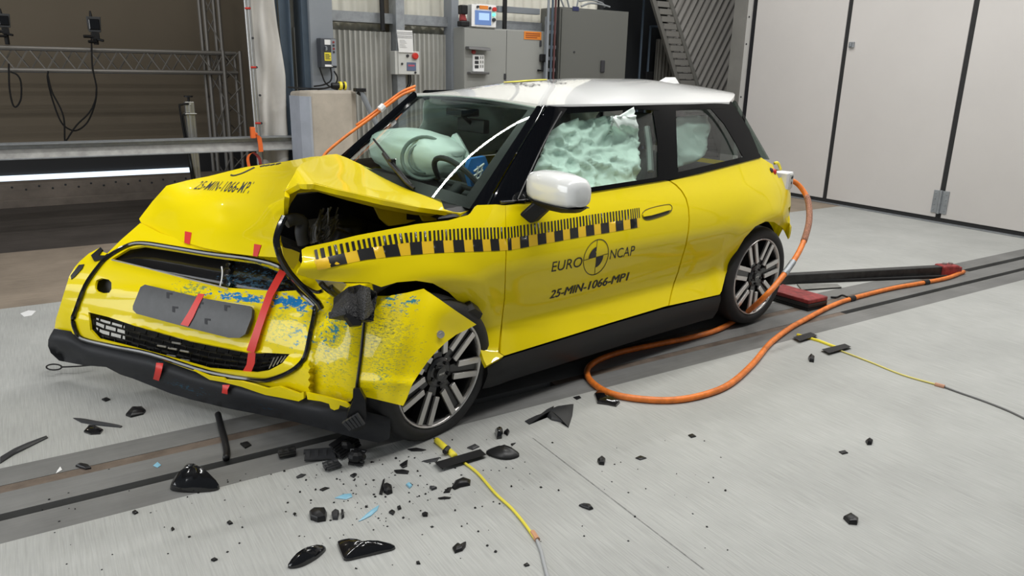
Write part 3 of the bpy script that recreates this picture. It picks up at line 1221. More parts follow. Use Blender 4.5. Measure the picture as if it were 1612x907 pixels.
for i in range(NX):
    fs += [(G(i, 0), o + G(i, 0), o + G(i + 1, 0), G(i + 1, 0)), (G(i, NY), G(i + 1, NY), o + G(i + 1, NY), o + G(i, NY))]
for j in range(NY):
    fs += [(G(0, j), G(0, j + 1), o + G(0, j + 1), o + G(0, j)), (G(NX, j), o + G(NX, j), o + G(NX, j + 1), G(NX, j + 1))]
mb.add(top + bot, fs)
roof = cpart('roof', mb, 'roof_white', smooth=50)
mb = MB()
mb.box(1.0, 2.3, -.46, .46, 1.345, 1.355)
cpart('headliner', mb, 'headliner', smooth=False)
# aerial fin
mb = MB()
x0 = 2.42
zb = roof_pt((x0 - .8) / 2.1, 0)[2] - .012
mb.hexa([(x0 - .02, -.032, zb), (x0 + .17, -.032, zb - .005), (x0 + .17, .032, zb - .005), (x0 - .02, .032, zb)],
        [(x0 + .06, -.014, zb + .040), (x0 + .135, -.016, zb + .042), (x0 + .135, .016, zb + .042), (x0 + .06, .014, zb + .040)])
cpart('aerial_fin', mb, 'roof_white', smooth=False, bevel=.006)
# hatch glass and frame behind
mb = MB()
mb.hexa([(2.74, -.36, 1.37), (2.74, .40, 1.37), (3.0, .58, 1.0), (3.0, -.50, 1.0)], [(2.76, -.36, 1.38), (2.76, .40, 1.38), (3.02, .58, 1.0), (3.02, -.50, 1.0)])
cpart('hatch_window', mb, 'glass_dark', smooth=False)

# ---------------------------------------------------------------- torn front fascia
OCT = [(155, 420), (134.5, 450), (119, 490), (115, 503), (119.5, 521), (131, 534), (180, 546), (239, 558), (328, 586), (402, 598.5), (432, 595.5), (462, 582), (480, 562), (489, 524), (496, 488), (492, 477), (471, 458)]
OCT_TOP = [(471, 457), (447, 424), (402, 409), (328, 399), (268, 389), (227, 383), (203, 386), (172, 403), (155, 420)]
UPG = [(176, 407.5), (203, 391), (227, 387), (268, 393), (328, 403), (402, 413), (444, 428), (471, 457), (440, 459), (358, 453), (292, 437), (227, 420)]
LOG = [(139, 491.5), (170, 499), (209, 512), (254, 524), (298, 536), (388, 554), (456, 557.5), (444, 572), (423, 583.5), (402, 587.5), (328, 581), (268, 564), (209, 548), (155, 534.5), (142, 520)]
HOLE = [(150, 447), (152, 441), (160, 438), (171, 440), (175.5, 445), (175.5, 455), (172, 461), (160, 462), (152, 459), (149.5, 454)]
fas_out = [(158, 389.5), (160, 396), (169, 399), (190, 378), (221, 351), (250, 366), (292, 380), (358, 394), (420, 400), (462, 400), (478, 420), (490, 438), (532, 446), (585, 446), (590, 470), (574, 503), (570, 545), (563, 611), (552, 632),
           (540, 634), (520, 628), (478, 622), (430, 610), (388, 603), (304, 584), (239, 561), (134, 538), (110, 522), (86, 517), (88, 502), (92, 490), (99, 467), (109, 435), (118, 420), (126, 411), (140, 399)]


def fas_bump(u, v):
    o = 0.0
    # dents on the struck corner
    o -= .020 * math.exp(-((u - 520) / 22) ** 2 - ((v - 500) / 60) ** 2)
    o += .018 * math.exp(-((u - 548) / 16) ** 2 - ((v - 560) / 70) ** 2)
    o -= .016 * math.exp(-((u - 420) / 60) ** 2 - ((v - 480) / 14) ** 2)
    o += .010 * math.exp(-((v - 470 - (u - 300) * .09) / 9) ** 2) * (1 if u < 480 else 0)
    # a moulded shelf under the number plate and a step round the octagon
    o += .022 * max(0, min(1, (v - (505 + (u - 200) * .22)) / 10)) if 115 < u < 490 else 0
    o -= .015 * max(0, min(1, (u - 488) / 10)) * max(0, min(1, (560 - u) / 20))
    return o
fas = lambda u, v, off=0: onF(u, v, off + fas_bump(u, v))
cpart('front_bumper', panel_mb(fas_out, fas, 7, 0.012, (UPG, LOG, HOLE)), 'yellow_front', smooth=45)
# headlamp opening lug and side slits at the torn edge
cpart('bumper_tab', panel_mb([(143, 402), (158, 389), (161, 393), (155, 402), (165, 402), (169, 399), (160, 408), (148, 411)], lambda u, v, o=0: onF(u, v, o + .012), 3, .01), 'black')
cpart('side_marker', panel_mb([(111, 434), (124, 417), (132, 416), (129, 423), (117, 436), (112, 440)], lambda u, v, o=0: onF(u, v, o + .006), 3, .01), 'black')
# black octagonal trim strip, split at the struck side
cpart('grille_trim', px_tube(OCT + OCT_TOP[1:-1], .0108, fas, .006, 8, 4, closed=True), 'black_gloss')
cpart('trim_strip', px_tube([(448, 341), (440, 358), (435, 378), (438, 395), (443, 409), (456, 430), (472, 448), (490, 466), (500, 476), (506, 486)], .013, lambda u, v, o=0: on(u, v, 'y', -.50 - (v - 341) * .0006), 0, 8), 'black_gloss')
cpart('trim_strip', px_tube([(466, 441), (482, 452), (498, 460), (508, 458)], .008, lambda u, v, o=0: onF(u, v, .03), 0, 6), 'black_gloss')
# upper grille: a gloss black blanking panel, cracked
cpart('upper_grille', panel_mb([(p[0] + dx, p[1] + dy) for p, dx, dy in zip(UPG, (-5, -3, 0, 0, 0, 0, 3, 6, 0, 0, 0, -4), (2, -4, -6, -6, -6, -6, -5, 2, 6, 6, 6, 6))],
      lambda u, v, o=0: onF(u, v, -.05 + .022 * math.sin((v - 400 - (u - 200) * .18) / 9) + (.03 if 355 < u < 366 else 0)), 6, .01),
      scuff_mat('gloss_black_scraped', (0.008, 0.008, 0.009), [(_s(390, 440), (.18, .18, .1), (.03, .07, .11), .44, 30), (_s(430, 445), (.1, .1, .08), (.02, .05, .08), .42, 50)], rough=.2), smooth=40)
cpart('chrome_strip', px_tube([(176, 409), (227, 421), (292, 438), (352, 453), (358, 456)], .0035, onF, .012, 6, 3), 'steel_bare')
cpart('broken_clip', px_tube([(346, 452), (349, 440), (350, 428), (349, 420)], .003, onF, .0, 6, 3), 'white')
# lower grille
mb = panel_mb([(p[0], p[1]) for p in LOG], lambda u, v, o=0: onF(u, v, -.075), 8, .006, ([(150, 500), (196, 513), (197, 538), (160, 530), (150, 518)],))
low = cpart('lower_grille', mb, 'black')
mb = MB()
LOGT = [(139, 491.5), (209, 512), (298, 536), (388, 554), (456, 557.5)]
LOGB = [(142, 520), (155, 534.5), (209, 548), (268, 564), (328, 581), (402, 587.5), (444, 575)]
for w in (.28, .52, .76):
    for k in range(26):
        t0, t1 = k / 26, (k + 1) / 26
        a, b = lerp2(LOGT, t0) * (1 - w) + lerp2(LOGB, t0) * w, lerp2(LOGT, t1) * (1 - w) + lerp2(LOGB, t1) * w
        if a[0] < 150 or b[0] > 450: continue
        s = .02 if k % 2 else -.02
        mb.tube([onF(a[0], a[1], -.02 + s * .4), onF(b[0], b[1], -.02 - s * .4)], .0055, 5)
for k in range(1, 34):
    t = k / 34
    a, b = lerp2(LOGT, t), lerp2(LOGB, t)
    w = (k % 2) * .25
    for (p, q) in (((0.0 + w) if w else .02, .28 + w * .96), (.52 + w * .9, min(.98, .76 + w))):
        A, B = a * (1 - p) + b * p, a * (1 - q) + b * q
        mb.tube([onF(A[0], A[1], -.03), onF(B[0], B[1], -.03)], .004, 5)
cpart('grille_bars', mb, 'black_satin', parent=low)
mb = MB()
for (u, v) in ((255, 545), (272, 549), (291, 553), (270, 560), (292, 567), (278, 540)):
    cpart('grille_slat', px_tube([(u - 7, v - 1), (u + 7, v + 1.4)], .0045, onF, -.01, 5, 1), 'steel_bare', parent=low)
for k in range(5):
    cpart('grille_slat', px_tube([(424 + k * 6, 580 - k * 3), (432 + k * 6, 563 - k)], .003, onF, -.005, 5, 1), 'steel_bare', parent=low)
cpart('tow_eye_hole', panel_mb([(148, 436), (177, 436), (177, 464), (148, 464)], lambda u, v, o=0: onF(u, v, -.05), 8, .01), 'black')
# number-plate holder
PLT = [(228, 448), (322, 470), (393, 482), (397, 487), (396, 500), (386, 526), (377, 532), (360, 532), (300, 517), (215, 494), (209, 488), (209, 482), (221, 452)]
pl = cpart('plate_holder', panel_mb(PLT, lambda u, v, o=0: onF(u, v, .035 + o), 8, .016), 'plate', smooth=35)
for (u, v) in ((267, 465), (276, 487), (327, 506), (358, 485), (316, 480)):
    mb = panel_mb([(u - 5, v - 5), (u + 4, v - 4), (u + 4, v - 1), (u - 1, v - 1.5), (u - 1, v + 5), (u - 5, v + 4)], lambda a, b, o=0: onF(a, b, .0365), 3, 0)
    cpart('mounting_slot', mb, 'ink', parent=pl)
# red tape holding the plate, grille, lip and hood edge
def tape(poly, surf, off):
    cpart('tape', panel_mb(poly, lambda u, v, o=0: surf(u, v, off), 5, .002), 'tape_red', smooth=45)
tape([(312, 462), (322, 463), (313, 480), (304, 500), (296, 514), (284, 511), (296, 492), (306, 474)], onF, .040)
tape([(440, 424), (451, 429), (441, 446), (430, 466), (421, 490), (411, 520), (400, 556), (388, 552), (399, 520), (410, 488), (420, 460), (431, 440)], onF, .022)
tape([(391, 553), (402, 556), (401, 572), (394, 589), (380, 588), (388, 574)], onF, .012)

# lower lip
lip_t = [(79, 528), (85, 517.5), (111, 521.5), (134, 537), (239, 560.5), (304, 584.5), (388, 605), (477, 626), (540, 640), (585, 650), (615, 658)]
lip_b = [(613, 691), (596, 697), (560, 690), (510, 676), (450, 661), (410, 653), (358, 643), (300, 629), (268, 619.5), (209, 596), (190, 590), (167, 578), (130, 575), (93, 568), (80, 556), (75.5, 545), (76, 535)]
M['lip_scuff'] = scuff_mat('grey_plastic_scraped', (0.030, 0.031, 0.034), [(_s(300, 605), (.26, .26, .05), (.03, .10, .16), .50, 45), (_s(430, 635), (.25, .25, .05), (.02, .08, .14), .54, 40), (_s(250, 565), (.1, .1, .02), (.05, .13, .17), .5, 40)], rough=.5, coat=0)
def lip_surf(u, v, off=0):
    t = lerp2(lip_t[1:], min(1, max(0, (u - 85) / 530)))
    d = max(0, (v - t[1])) / 45
    return onF(u, v, off + .045 * math.sin(min(1, d * 1.15) * math.pi) + .012)
cpart('lower_lip', panel_mb(lip_t + lip_b, lip_surf, 7, .02), 'lip_scuff', smooth=50)
tape([(246, 571), (257, 572), (254, 586), (250, 600), (241, 597), (244, 584)], lip_surf, .016)
tape([(350, 606), (362, 606), (358, 614), (358, 621), (349, 619), (350, 612)], lip_surf, .016)
# torn yellow carrier edge between lip and bumper
car_out = [(304, 583), (330, 593), (352, 596), (355, 599), (380, 601), (400, 606), (420, 612), (440, 609), (470, 620), (478, 617), (478, 628), (470, 632), (440, 626), (418, 622), (400, 616), (380, 609), (352, 602), (330, 598)]
cpart('torn_carrier', panel_mb(car_out, lambda u, v, o=0: onF(u, v, .055), 4, .01), 'yellow', smooth=30)
car2 = [(482, 618), (500, 622), (520, 627), (545, 634), (552, 640), (546, 642), (535, 638), (533, 644), (526, 646), (520, 643), (518, 636), (505, 632), (484, 629)]
cpart('torn_carrier', panel_mb(car2, lambda u, v, o=0: onF(u, v, .055), 4, .01), 'yellow', smooth=30)

# ---------------------------------------------------------------- bumper corner flap folded back over the wheel
_e = [(u, v, fas(u, v)) for u, v in ((574, 503), (570, 545), (563, 611))]
flapS = Sheet(_e + [(590, 470, 'y', -.80), (667, 455, 'y', -.885), (625, 462, 'y', -.845), (750, 511, 'y', -.945), (718, 526, 'y', -.95), (687, 553, 'y', -.985), (662, 584, 'y', -1.0), (644, 608, 'y', -1.005),
                    (634, 639, 'y', -1.0), (600, 630, 'y', -.935), (620, 540, 'y', -.935), (700, 490, 'y', -.95), (660, 530, 'y', -.965)])


def flap_surf(u, v, off=0):
    o = .010 * math.exp(-((u - 640) / 12) ** 2) * max(0, min(1, (590 - v) / 60)) - .012 * math.exp(-((u - 660 + (v - 500) * .25) / 14) ** 2)
    o += .012 * math.exp(-((v - 600 - (u - 570) * .06) / 7) ** 2)
    return flapS(u, v, off + o)
M['yellow_flap'] = scuff_mat('yellow_paint_scraped_side', YEL, [
    (tuple(flapS(605, 535)), (.17, .17, .22), (.58, .50, .04), .44, 60), (tuple(flapS(600, 520)), (.15, .15, .18), GR, .50, 70), (tuple(flapS(625, 475)), (.12, .12, .06), BL2, .465, 26), (tuple(flapS(600, 590)), (.14, .14, .14), (.20, .30, .10), .51, 80)])
flap_out = [(574, 503), (583, 480), (592, 466), (610, 466), (640, 461), (667, 454.5), (690, 470), (720, 491), (750, 511), (735, 519), (718, 527), (702, 539), (687, 553), (674, 568), (662, 585), (650, 603), (645, 615), (640, 628), (634.5, 639), (605, 632), (576, 625), (563, 614), (567, 560)]
cpart('bumper_corner', panel_mb(flap_out, flap_surf, 6, .010), 'yellow_flap', smooth=40)
cpart('corner_crack', px_tube([(574, 500), (571, 530), (568, 560), (564, 590), (561, 612)], .006, flap_surf, .006, 6, 3), 'black')
# target stud on the flap
mb = MB()
c, nrm = flapS(693, 526), np.array([-.35, -.92, .15])
nrm /= np.linalg.norm(nrm)
mb.lathe([(.016, .004), (.016, .010), (.009, .012), (.009, .020), (.001, .021)], c, nrm, 16)
cpart('target_stud', mb, 'steel_bare')
# ruptured black parts hanging out of the corner
gm = mat('black_mesh_duct', (0.03, 0.03, 0.032), 0.5, noise=(170, .8), bump=(150, 1.0))
ductS = Sheet([(548, 455, 'y', -.74), (585, 452, 'y', -.80), (588, 500, 'y', -.86), (560, 510, 'y', -.86), (545, 480, 'y', -.82)])
cpart('air_duct', panel_mb([(548, 452), (566, 448), (583, 453), (584, 470), (589, 488), (580, 500), (572, 504), (560, 502), (548, 494), (546, 475)], lambda u, v, o=0: ductS(u, v, o + .05 + .02 * math.sin(u / 5)), 5, .08), gm, smooth=30)
cpart('duct_flange', panel_mb([(542, 474), (548, 472), (550, 494), (562, 503), (570, 506), (569, 512), (556, 513), (546, 500)], lambda u, v, o=0: ductS(u, v, o + .055), 4, .03), 'black_satin', smooth=30)
mb = MB()
for (uu, vv, r) in ((505, 446, .012), (520, 452, .014)):
    px_tube([(uu, vv), (uu + 10, vv + 9), (uu + 26, vv + 20), (uu + 36, vv + 18)], r, lambda u, v, o=0: on(u, v, 'y', -.62), 0, 8, 4, mb)
cpart('headlamp_shell', mb, 'black_gloss')
cpart('headlamp_bracket', panel_mb([(500, 441), (545, 447), (548, 462), (530, 466), (512, 458)], lambda u, v, o=0: on(u, v, 'y', -.60), 6, .03), 'steel_bare')
# fog-lamp carrier under the crack
fogS = Sheet([(560, 612, 'y', -.86), (540, 655, 'y', -.86), (575, 680, 'y', -.90), (580, 630, 'y', -.90)])
mb = panel_mb([(556, 612), (566, 612), (575, 630), (577, 655), (572, 676), (556, 680), (545, 668), (548, 650), (555, 632)], lambda u, v, o=0: fogS(u, v, .04), 5, .05)
fc = cpart('sensor_carrier', mb, 'black_satin', smooth=30)
mb = MB()
for k in range(5):
    px_tube([(541 + k * 5, 662 - k * 3 + 2), (552 + k * 5, 676 - k * 2)], .009, fogS, .06, 6, 1, mb)
cpart('sensor_rib', mb, 'lip', parent=fc)
# clip at the rear of the arch
cpart('arch_clip', panel_mb([(733, 492), (748, 486), (760, 494), (757, 501), (747, 505), (736, 497)], lambda u, v, o=0: onS(u, v, .06), 4, .05), 'black', smooth=30)

# ---------------------------------------------------------------- crumpled hood
ridge = [(449, 301, 'y', -.50), (458, 284, 'y', -.42), (467, 266, 'y', -.30), (482, 254, 'y', -.02), (503, 246.5, 'y', .36)]
hoodA = Sheet(ridge + [(221, 349, 'y', .63), (227, 358, 'y', .60), (292, 382, 'y', .29), (358, 398, 'y', 0.0), (399, 403, 'y', -.19), (447, 406, 'y', -.38), (466, 403, 'y', -.46), (447, 343, 'y', -.46), (437, 366, 'y', -.38),
                       (262, 292.5, 'y', .67), (328, 277.6, 'y', .67), (387, 263, 'y', .64), (447, 254, 'y', .52), (340, 335, 'y', .22), (240, 318, 'y', .67)])
hoodB = Sheet(ridge + [(737, 331, 'y', -.63), (690, 311, 'y', -.40), (650, 294, 'y', -.20), (610, 277, 'y', 0.0), (575, 262, 'y', .20), (545, 249, 'y', .40), (528, 243, 'y', .52),
                       (725, 336, 'y', -.66), (660, 326, 'y', -.69), (602, 315, 'y', -.68), (532, 299, 'y', -.62), (495, 290, 'y', -.58), (470, 290, 'y', -.55)])


def hoodA_s(u, v, off=0):
    o = .012 * math.exp(-(((v - 318) - (u - 300) * -.28) / 12) ** 2) * math.exp(-((u - 330) / 90) ** 2)
    o -= .020 * math.exp(-((u - 352) / 16) ** 2 - ((v - 338) / 14) ** 2)
    o -= .016 * math.exp(-((u - 420) / 34) ** 2 - ((v - 376) / 9) ** 2)
    o += .012 * math.exp(-((u - 432) / 14) ** 2 - ((v - 330) / 40) ** 2)
    o -= .010 * math.exp(-((v - 296 + (u - 300) * .22) / 5) ** 2) * (1 if u < 420 else 0)
    return hoodA(u, v, off + o)


def hoodB_s(u, v, off=0):
    o = .02 * math.exp(-((v - 283 - (u - 520) * .19) / 9) ** 2) * max(0, min(1, (u - 480) / 50))
    return hoodB(u, v, off + o)
ridge2 = [(449, 301), (453, 292), (458, 284), (463, 275), (467, 266), (473, 259), (482, 254), (492, 250), (503, 246.5)]
flap_o = [(221, 349), (219, 344.5), (240, 317), (262, 292.5), (295, 284), (328, 277.6), (360, 269.5), (387, 263), (418, 258.5), (447, 254.5), (471, 250.5), (490, 247), (503, 246)] + ridge2[::-1][1:] + \
         [(447, 318), (447, 343), (441, 356), (435, 366), (436, 380), (441, 395), (455, 398), (466, 400), (464, 404), (447, 406), (399, 403), (358, 398), (320, 390), (292, 382), (255, 369), (227, 358)]
mb = panel_mb(flap_o, hoodA_s, 7, .02)
rear_o = ridge2 + [(516, 243.5), (530, 242.5), (545, 248), (560, 255), (575, 262), (610, 277), (650, 294), (690, 311), (720, 323.5), (739, 331), (725, 336), (660, 326.5), (602, 315), (560, 305), (532, 299), (495.6, 290), (469.5, 290)]
panel_mb(rear_o, hoodB_s, 6, .02, mb=mb)
hood = cpart('hood', mb, 'yellow', smooth=35)
# folded inner flange along the lifted edge
fl = [(449, 302), (470, 291.5), (495, 291), (532, 300.5), (602, 316), (660, 328), (722, 337.5), (700, 343), (650, 338), (600, 329), (545, 315), (500, 302), (470, 302), (458, 320), (449, 340)]
hoodF = Sheet([(449, 302, 'y', -.50), (470, 291, 'y', -.55), (495, 290, 'y', -.58), (532, 299, 'y', -.62), (602, 315, 'y', -.68), (660, 326, 'y', -.69), (725, 336, 'y', -.66),
               (700, 343, 'y', -.60), (650, 338, 'y', -.60), (600, 329, 'y', -.58), (545, 315, 'y', -.53), (500, 302, 'y', -.50), (470, 302, 'y', -.46), (458, 320, 'y', -.43), (449, 340, 'y', -.46)])
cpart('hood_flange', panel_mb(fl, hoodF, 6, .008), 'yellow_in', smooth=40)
tape([(291, 364), (301, 366), (298, 385), (290, 382)], hoodA_s, .006)
tape([(400, 384), (411, 386), (405, 404), (398, 403)], hoodA_s, .006)
# number and test emblem on the hood
mb = text_mb('25-MIN-1066-MP1', [(304, 297.5), (390, 304.5), (401, 286), (318, 285)], lambda u, v, o=0: hoodA_s(u, v, .008), 0, .004, spacing=1.1)
cpart('number_lettering', mb, 'ink', parent=hood)
mb = px_tube([(364, 276), (369, 277), (380, 274), (392, 268.5), (400, 264.5)], .006, hoodA_s, .001, 5, 4)
for (u, v) in ((413, 262), (421, 261), (429, 260), (438, 258.5)):
    px_tube([(u - 3, v + 1), (u + 4, v - .6)], .007, hoodA_s, .001, 5, 1, mb)
cpart('test_emblem', mb, 'ink', parent=hood)

# ---------------------------------------------------------------- engine bay behind the crushed corner
mb = MB()
mb.box(.32, .36, -.60, .62, .35, .93)
mb.box(-.30, .36, .52, .56, .35, .86)
mb.box(-.30, .36, -.48, .56, .45, .50)
mb.hexa([(-.24, .62, .3), (-.18, .62, .3), (-.02, -.62, .3), (-.08, -.62, .3)], [(-.20, .62, .72), (-.14, .62, .72), (.02, -.55, .66), (-.04, -.55, .66)])
cpart('engine_bay', mb, 'black', smooth=False)
mb = MB()
mb.box(-.05, .28, -.30, .25, .50, .78)
mb.box(.02, .24, -.48, -.34, .50, .74)
mb.cyl((-.16, -.44, .74), (-.10, -.44, .86), .055, 16)
mb.cyl((.05, -.2, .78), (.05, -.2, .84), .07, 16)
mb.box(-.12, -.02, -.52, -.42, .66, .72)
cpart('drive_unit', mb, 'black_satin', smooth=30, bevel=.012)
mb = MB()
rr = random.Random(5)
for k in range(16):
    u0, v0 = 486 + rr.random() * 24, 384 - rr.random() * 6
    u1, v1 = 505 + rr.random() * 28, 326 + rr.random() * 22
    px_tube([(u0, v0), ((u0 + u1) / 2 - 10 + rr.random() * 16, (v0 + v1) / 2 + rr.random() * 10), (u1, v1)], .0028 + rr.random() * .002, lambda u, v, o=0: on(u, v, 'y', -.50 + .04 * math.sin(u * .3)), 0, 5, 4, mb)
cpart('wiring_loom', mb, mat('grey_wiring', (0.07, 0.07, 0.07), 0.5))
mb = px_tube([(450, 350), (462, 345), (476, 350), (474, 366), (478, 384)], .026, lambda u, v, o=0: on(u, v, 'y', -.48), 0, 10, 4)
cpart('coolant_hose', mb, 'rubber')
mb = panel_mb([(588, 320), (640, 332), (640, 346), (655, 347), (640, 352), (612, 356), (600, 345)], lambda u, v, o=0: on(u, v, 'y', -.44), 6, .02)
panel_mb([(660, 334), (700, 342), (705, 346), (668, 349)], lambda u, v, o=0: on(u, v, 'y', -.50), 6, .02, mb=mb)
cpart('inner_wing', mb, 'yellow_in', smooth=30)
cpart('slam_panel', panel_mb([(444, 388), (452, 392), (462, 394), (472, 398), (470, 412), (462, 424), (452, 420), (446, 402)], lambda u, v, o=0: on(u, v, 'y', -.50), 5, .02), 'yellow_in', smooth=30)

# ---------------------------------------------------------------- wheels
def make_wheel(name, M4, flat=None, ph=10):
    """local axes: +a outboard along the axle; built round origin then moved by M4 (4x4 in car axes)"""
    def put(part, mb, m, parent=None, smooth=True, bevel=0):
        V = np.array(mb.v)
        V = (M4[:3, :3] @ V.T).T + M4[:3, 3]
        if flat is not None:
            lo = V[:, 2] < flat
            V[lo, 2] = flat
        q = MB()
        q.add(V, mb.f)
        return cpart(part, q, m, smooth, bevel, parent)
    R, r = .3185, .243
    ax = np.array([0, -1.0, 0])
    mb = MB()
    mb.lathe([(.225, -.19), (.262, -.205), (.30, -.195), (.314, -.165), (.3185, -.10), (.314, -.025), (.300, .004), (.275, .014), (.256, .010), (.246, .000), (.235, -.03)], (0, 0, 0), ax, 64)
    root = put(name, mb, 'rubber', None, 50)
    mb = MB()
    mb.lathe([(.247, .002), (.243, .007), (.238, .006), (.235, .000), (.232, -.012)], (0, 0, 0), ax, 64)
    put('rim_lip', mb, 'alloy', root, 60)
    mb = MB()
    mb.lathe([(.234, -.008), (.222, -.03), (.215, -.17), (.10, -.175), (.0, -.175)], (0, 0, 0), ax, 48)
    mb.lathe([(.068, -.06), (.068, -.012), (.055, -.004), (.032, -.006), (.030, .002), (.0, .003)], (0, 0, 0), ax, 32)
    for k in range(7):
        a = math.radians(ph + 360 / 7 * k)
        c, s = math.cos(a), math.sin(a)
        T = lambda rad, tan, h: (rad * c - tan * s, -h, rad * s + tan * c)
        b0 = [T(.05, -.022, -.055), T(.228, -.052, -.045), T(.228, .052, -.045), T(.05, .022, -.055)]
        t0 = [T(.05, -.020, -.018), T(.228, -.044, -.010), T(.228, .044, -.010), T(.05, .020, -.018)]
        mb.hexa(b0, t0)
        for q in (-1, 1):
            pass
    put('rim', mb, 'alloy_black', root, 30)
    for k in range(7):
        a = math.radians(ph + 360 / 7 * k)
        c, s = math.cos(a), math.sin(a)
        T = lambda rad, tan, h: (rad * c - tan * s, -h, rad * s + tan * c)
        mb = MB()
        for q, i0 in ((-1, .086), (1, .104)):
            w = .0135
            mb.hexa([T(i0, q * .028 - w, -.012), T(.231, q * .032 - w, -.008), T(.231, q * .032 + w, -.008), T(i0, q * .028 + w, -.012)],
                    [T(i0, q * .028 - w, .001), T(.231, q * .032 - w, .006), T(.231, q * .032 + w, .006), T(i0, q * .028 + w, .001)])
        put('spoke', mb, 'alloy', root, 30, .002)
    for k in range(5):
        mb = MB()
        a = math.radians(54 + 72 * k)
        p = np.array([.048 * math.cos(a), 0, .048 * math.sin(a)])
        mb.cyl(p + np.array([0, .005, 0]), p + np.array([0, -.004, 0]), .009, 6)
        put('wheel_bolt', mb, 'black_satin', root, 30)
    mb = MB()
    mb.lathe([(.027, .002), (.027, .005), (.023, .0055), (.0, .0055)], (0, 0, 0), ax, 24)
    put('hub_cap', mb, 'black_gloss', root, 30)
    # small cap lettering
    cu = text_mb('MINI', [(0, 0), (1, 0), (1, 1), (0, 1)], lambda u, v, o=0: np.array([(u - .5) * .030, -.0062, (v - .5) * .010]), 0, .01)
    put('cap_lettering', cu, 'alloy', root, False)
    mb = MB()
    mb.lathe([(.14, -.10), (.14, -.085), (.06, -.085)], (0, 0, 0), ax, 40)
    put('brake_disc', mb, 'steel_bare', root, 30)
    return root
W4 = np.eye(4)
W4[:3, 3] = (2.526, -.815, .331)
make_wheel('rear_wheel', W4)
c = on(694, 588, 'y', -.872)
a, tlt = math.radians(10), math.radians(3)
Rz = np.array([[math.cos(a), -math.sin(a), 0], [math.sin(a), math.cos(a), 0], [0, 0, 1]])
Rx = np.array([[1, 0, 0], [0, math.cos(tlt), -math.sin(tlt)], [0, math.sin(tlt), math.cos(tlt)]])
Rp = 0.0
Ry = np.array([[math.cos(Rp), 0, math.sin(Rp)], [0, 1, 0], [-math.sin(Rp), 0, math.cos(Rp)]])
W4 = np.eye(4)
W4[:3, :3] = Rz @ Rx @ Ry
W4[:3, 3] = c
make_wheel('front_wheel', W4, .014, -9)
for yy in (.60, ):
    W4 = np.eye(4)
    W4[:3, :3] = np.diag([1, -1, 1])
    W4[:3, 3] = (2.526, .815, .310)
    make_wheel('rear_wheel', W4)
    W4[:3, 3] = (0.0, .80, .310)
    make_wheel('front_wheel', W4)

# ---------------------------------------------------------------- door furniture, mirror, decals
hd = [(1011, 338), (1016, 331), (1030, 326), (1050, 322), (1056, 323), (1058, 328), (1054, 335), (1040, 341), (1022, 346), (1014, 345)]
cpart('door_handle', panel_mb([(1013, 337), (1018, 331.5), (1031, 327.5), (1050, 323.5), (1055, 325), (1056, 330), (1040, 335), (1026, 339), (1014, 341)], lambda u, v, o=0: onS(u, v, .012), 4, .012), 'yellow', smooth=40, parent=DOOR)
cpart('handle_recess', panel_mb([(1013, 341.5), (1026, 339.5), (1040, 335.5), (1057, 330.5), (1050, 337), (1038, 342), (1024, 346), (1016, 345)], lambda u, v, o=0: onS(u, v, .002), 3, .002), mat('painted_recess_shadow', (0.05, 0.045, 0.02), 0.5), parent=DOOR)  # thin dark sheet, the recess's shade is put into its colour
cpart('handle_surround', px_tube(hd, .0022, onS, .001, 5, 4, closed=True), mat('panel_gap', (0.10, 0.085, 0.01), 0.6), parent=DOOR)

# mirror: white cap over a black foot
mc = on(880, 298, 'y', -.97)
mb = MB()
N1, N2 = 14, 24
# cap as a lofted rounded shell along y (outboard)
prof = [(-.02, .62), (.0, .82), (.05, .95), (.12, 1.0), (.20, .97), (.262, .86), (.288, .66), (.296, .35)]
vs = []
for (yy, sc) in prof:
    for k in range(N2):
        t = 2 * math.pi * k / N2
        cx, cz = math.cos(t), math.sin(t)
        ex = .075 * np.sign(cx) * abs(cx) ** .8
        ez = .078 * np.sign(cz) * abs(cz) ** .65
        vs.append((ex * sc + .03 * (yy / .26), -yy, ez * sc))
V = np.array(vs)
ang = math.radians(-10)
Rm = np.array([[math.cos(ang), -math.sin(ang), 0], [math.sin(ang), math.cos(ang), 0], [0, 0, 1]])
V = (Rm @ V.T).T + np.array([mc[0], mc[1] + .135, mc[2]])
zcut = mc[2] - .058
V2 = V.copy()
V2[:, 2] = np.maximum(V2[:, 2], zcut)
n = len(prof)
fs = [(i * N2 + k, i * N2 + (k + 1) % N2, (i + 1) * N2 + (k + 1) % N2, (i + 1) * N2 + k) for i in range(n - 1) for k in range(N2)]
fs += [tuple(range(N2))[::-1], tuple((n - 1) * N2 + k for k in range(N2))]
mb.add(V2, fs)
mir = cpart('mirror_cap', mb, 'roof_white', smooth=50)
mb = MB()
V3 = (V - V.mean(0)) * np.array([.97, .98, 1.22]) + V.mean(0)
V3[:, 2] = np.minimum(V3[:, 2], zcut - .001)
mb.add(V3, fs)
cpart('mirror_housing', mb, 'black', smooth=50)
mb = MB()
f0, f1 = onS(826, 350, .005), np.array([mc[0] + .02, mc[1] + .10, zcut - .01])
vs = []
cols = [(onS(815, 338, 0), onS(838, 352, 0), onS(850, 345, 0), onS(846, 326, 0)), None]
b0 = [onS(814, 340, -.01), onS(832, 354, -.01), onS(848, 350, -.01), onS(838, 322, -.01)]
t0 = [np.array(f1) + np.array(d) for d in ((-.055, .02, 0), (.0, -.05, -.012), (.06, -.02, -.004), (.03, .06, .02))]
mb.hexa(b0, t0)
cpart('mirror_foot', mb, 'black', smooth=False, bevel=.012)
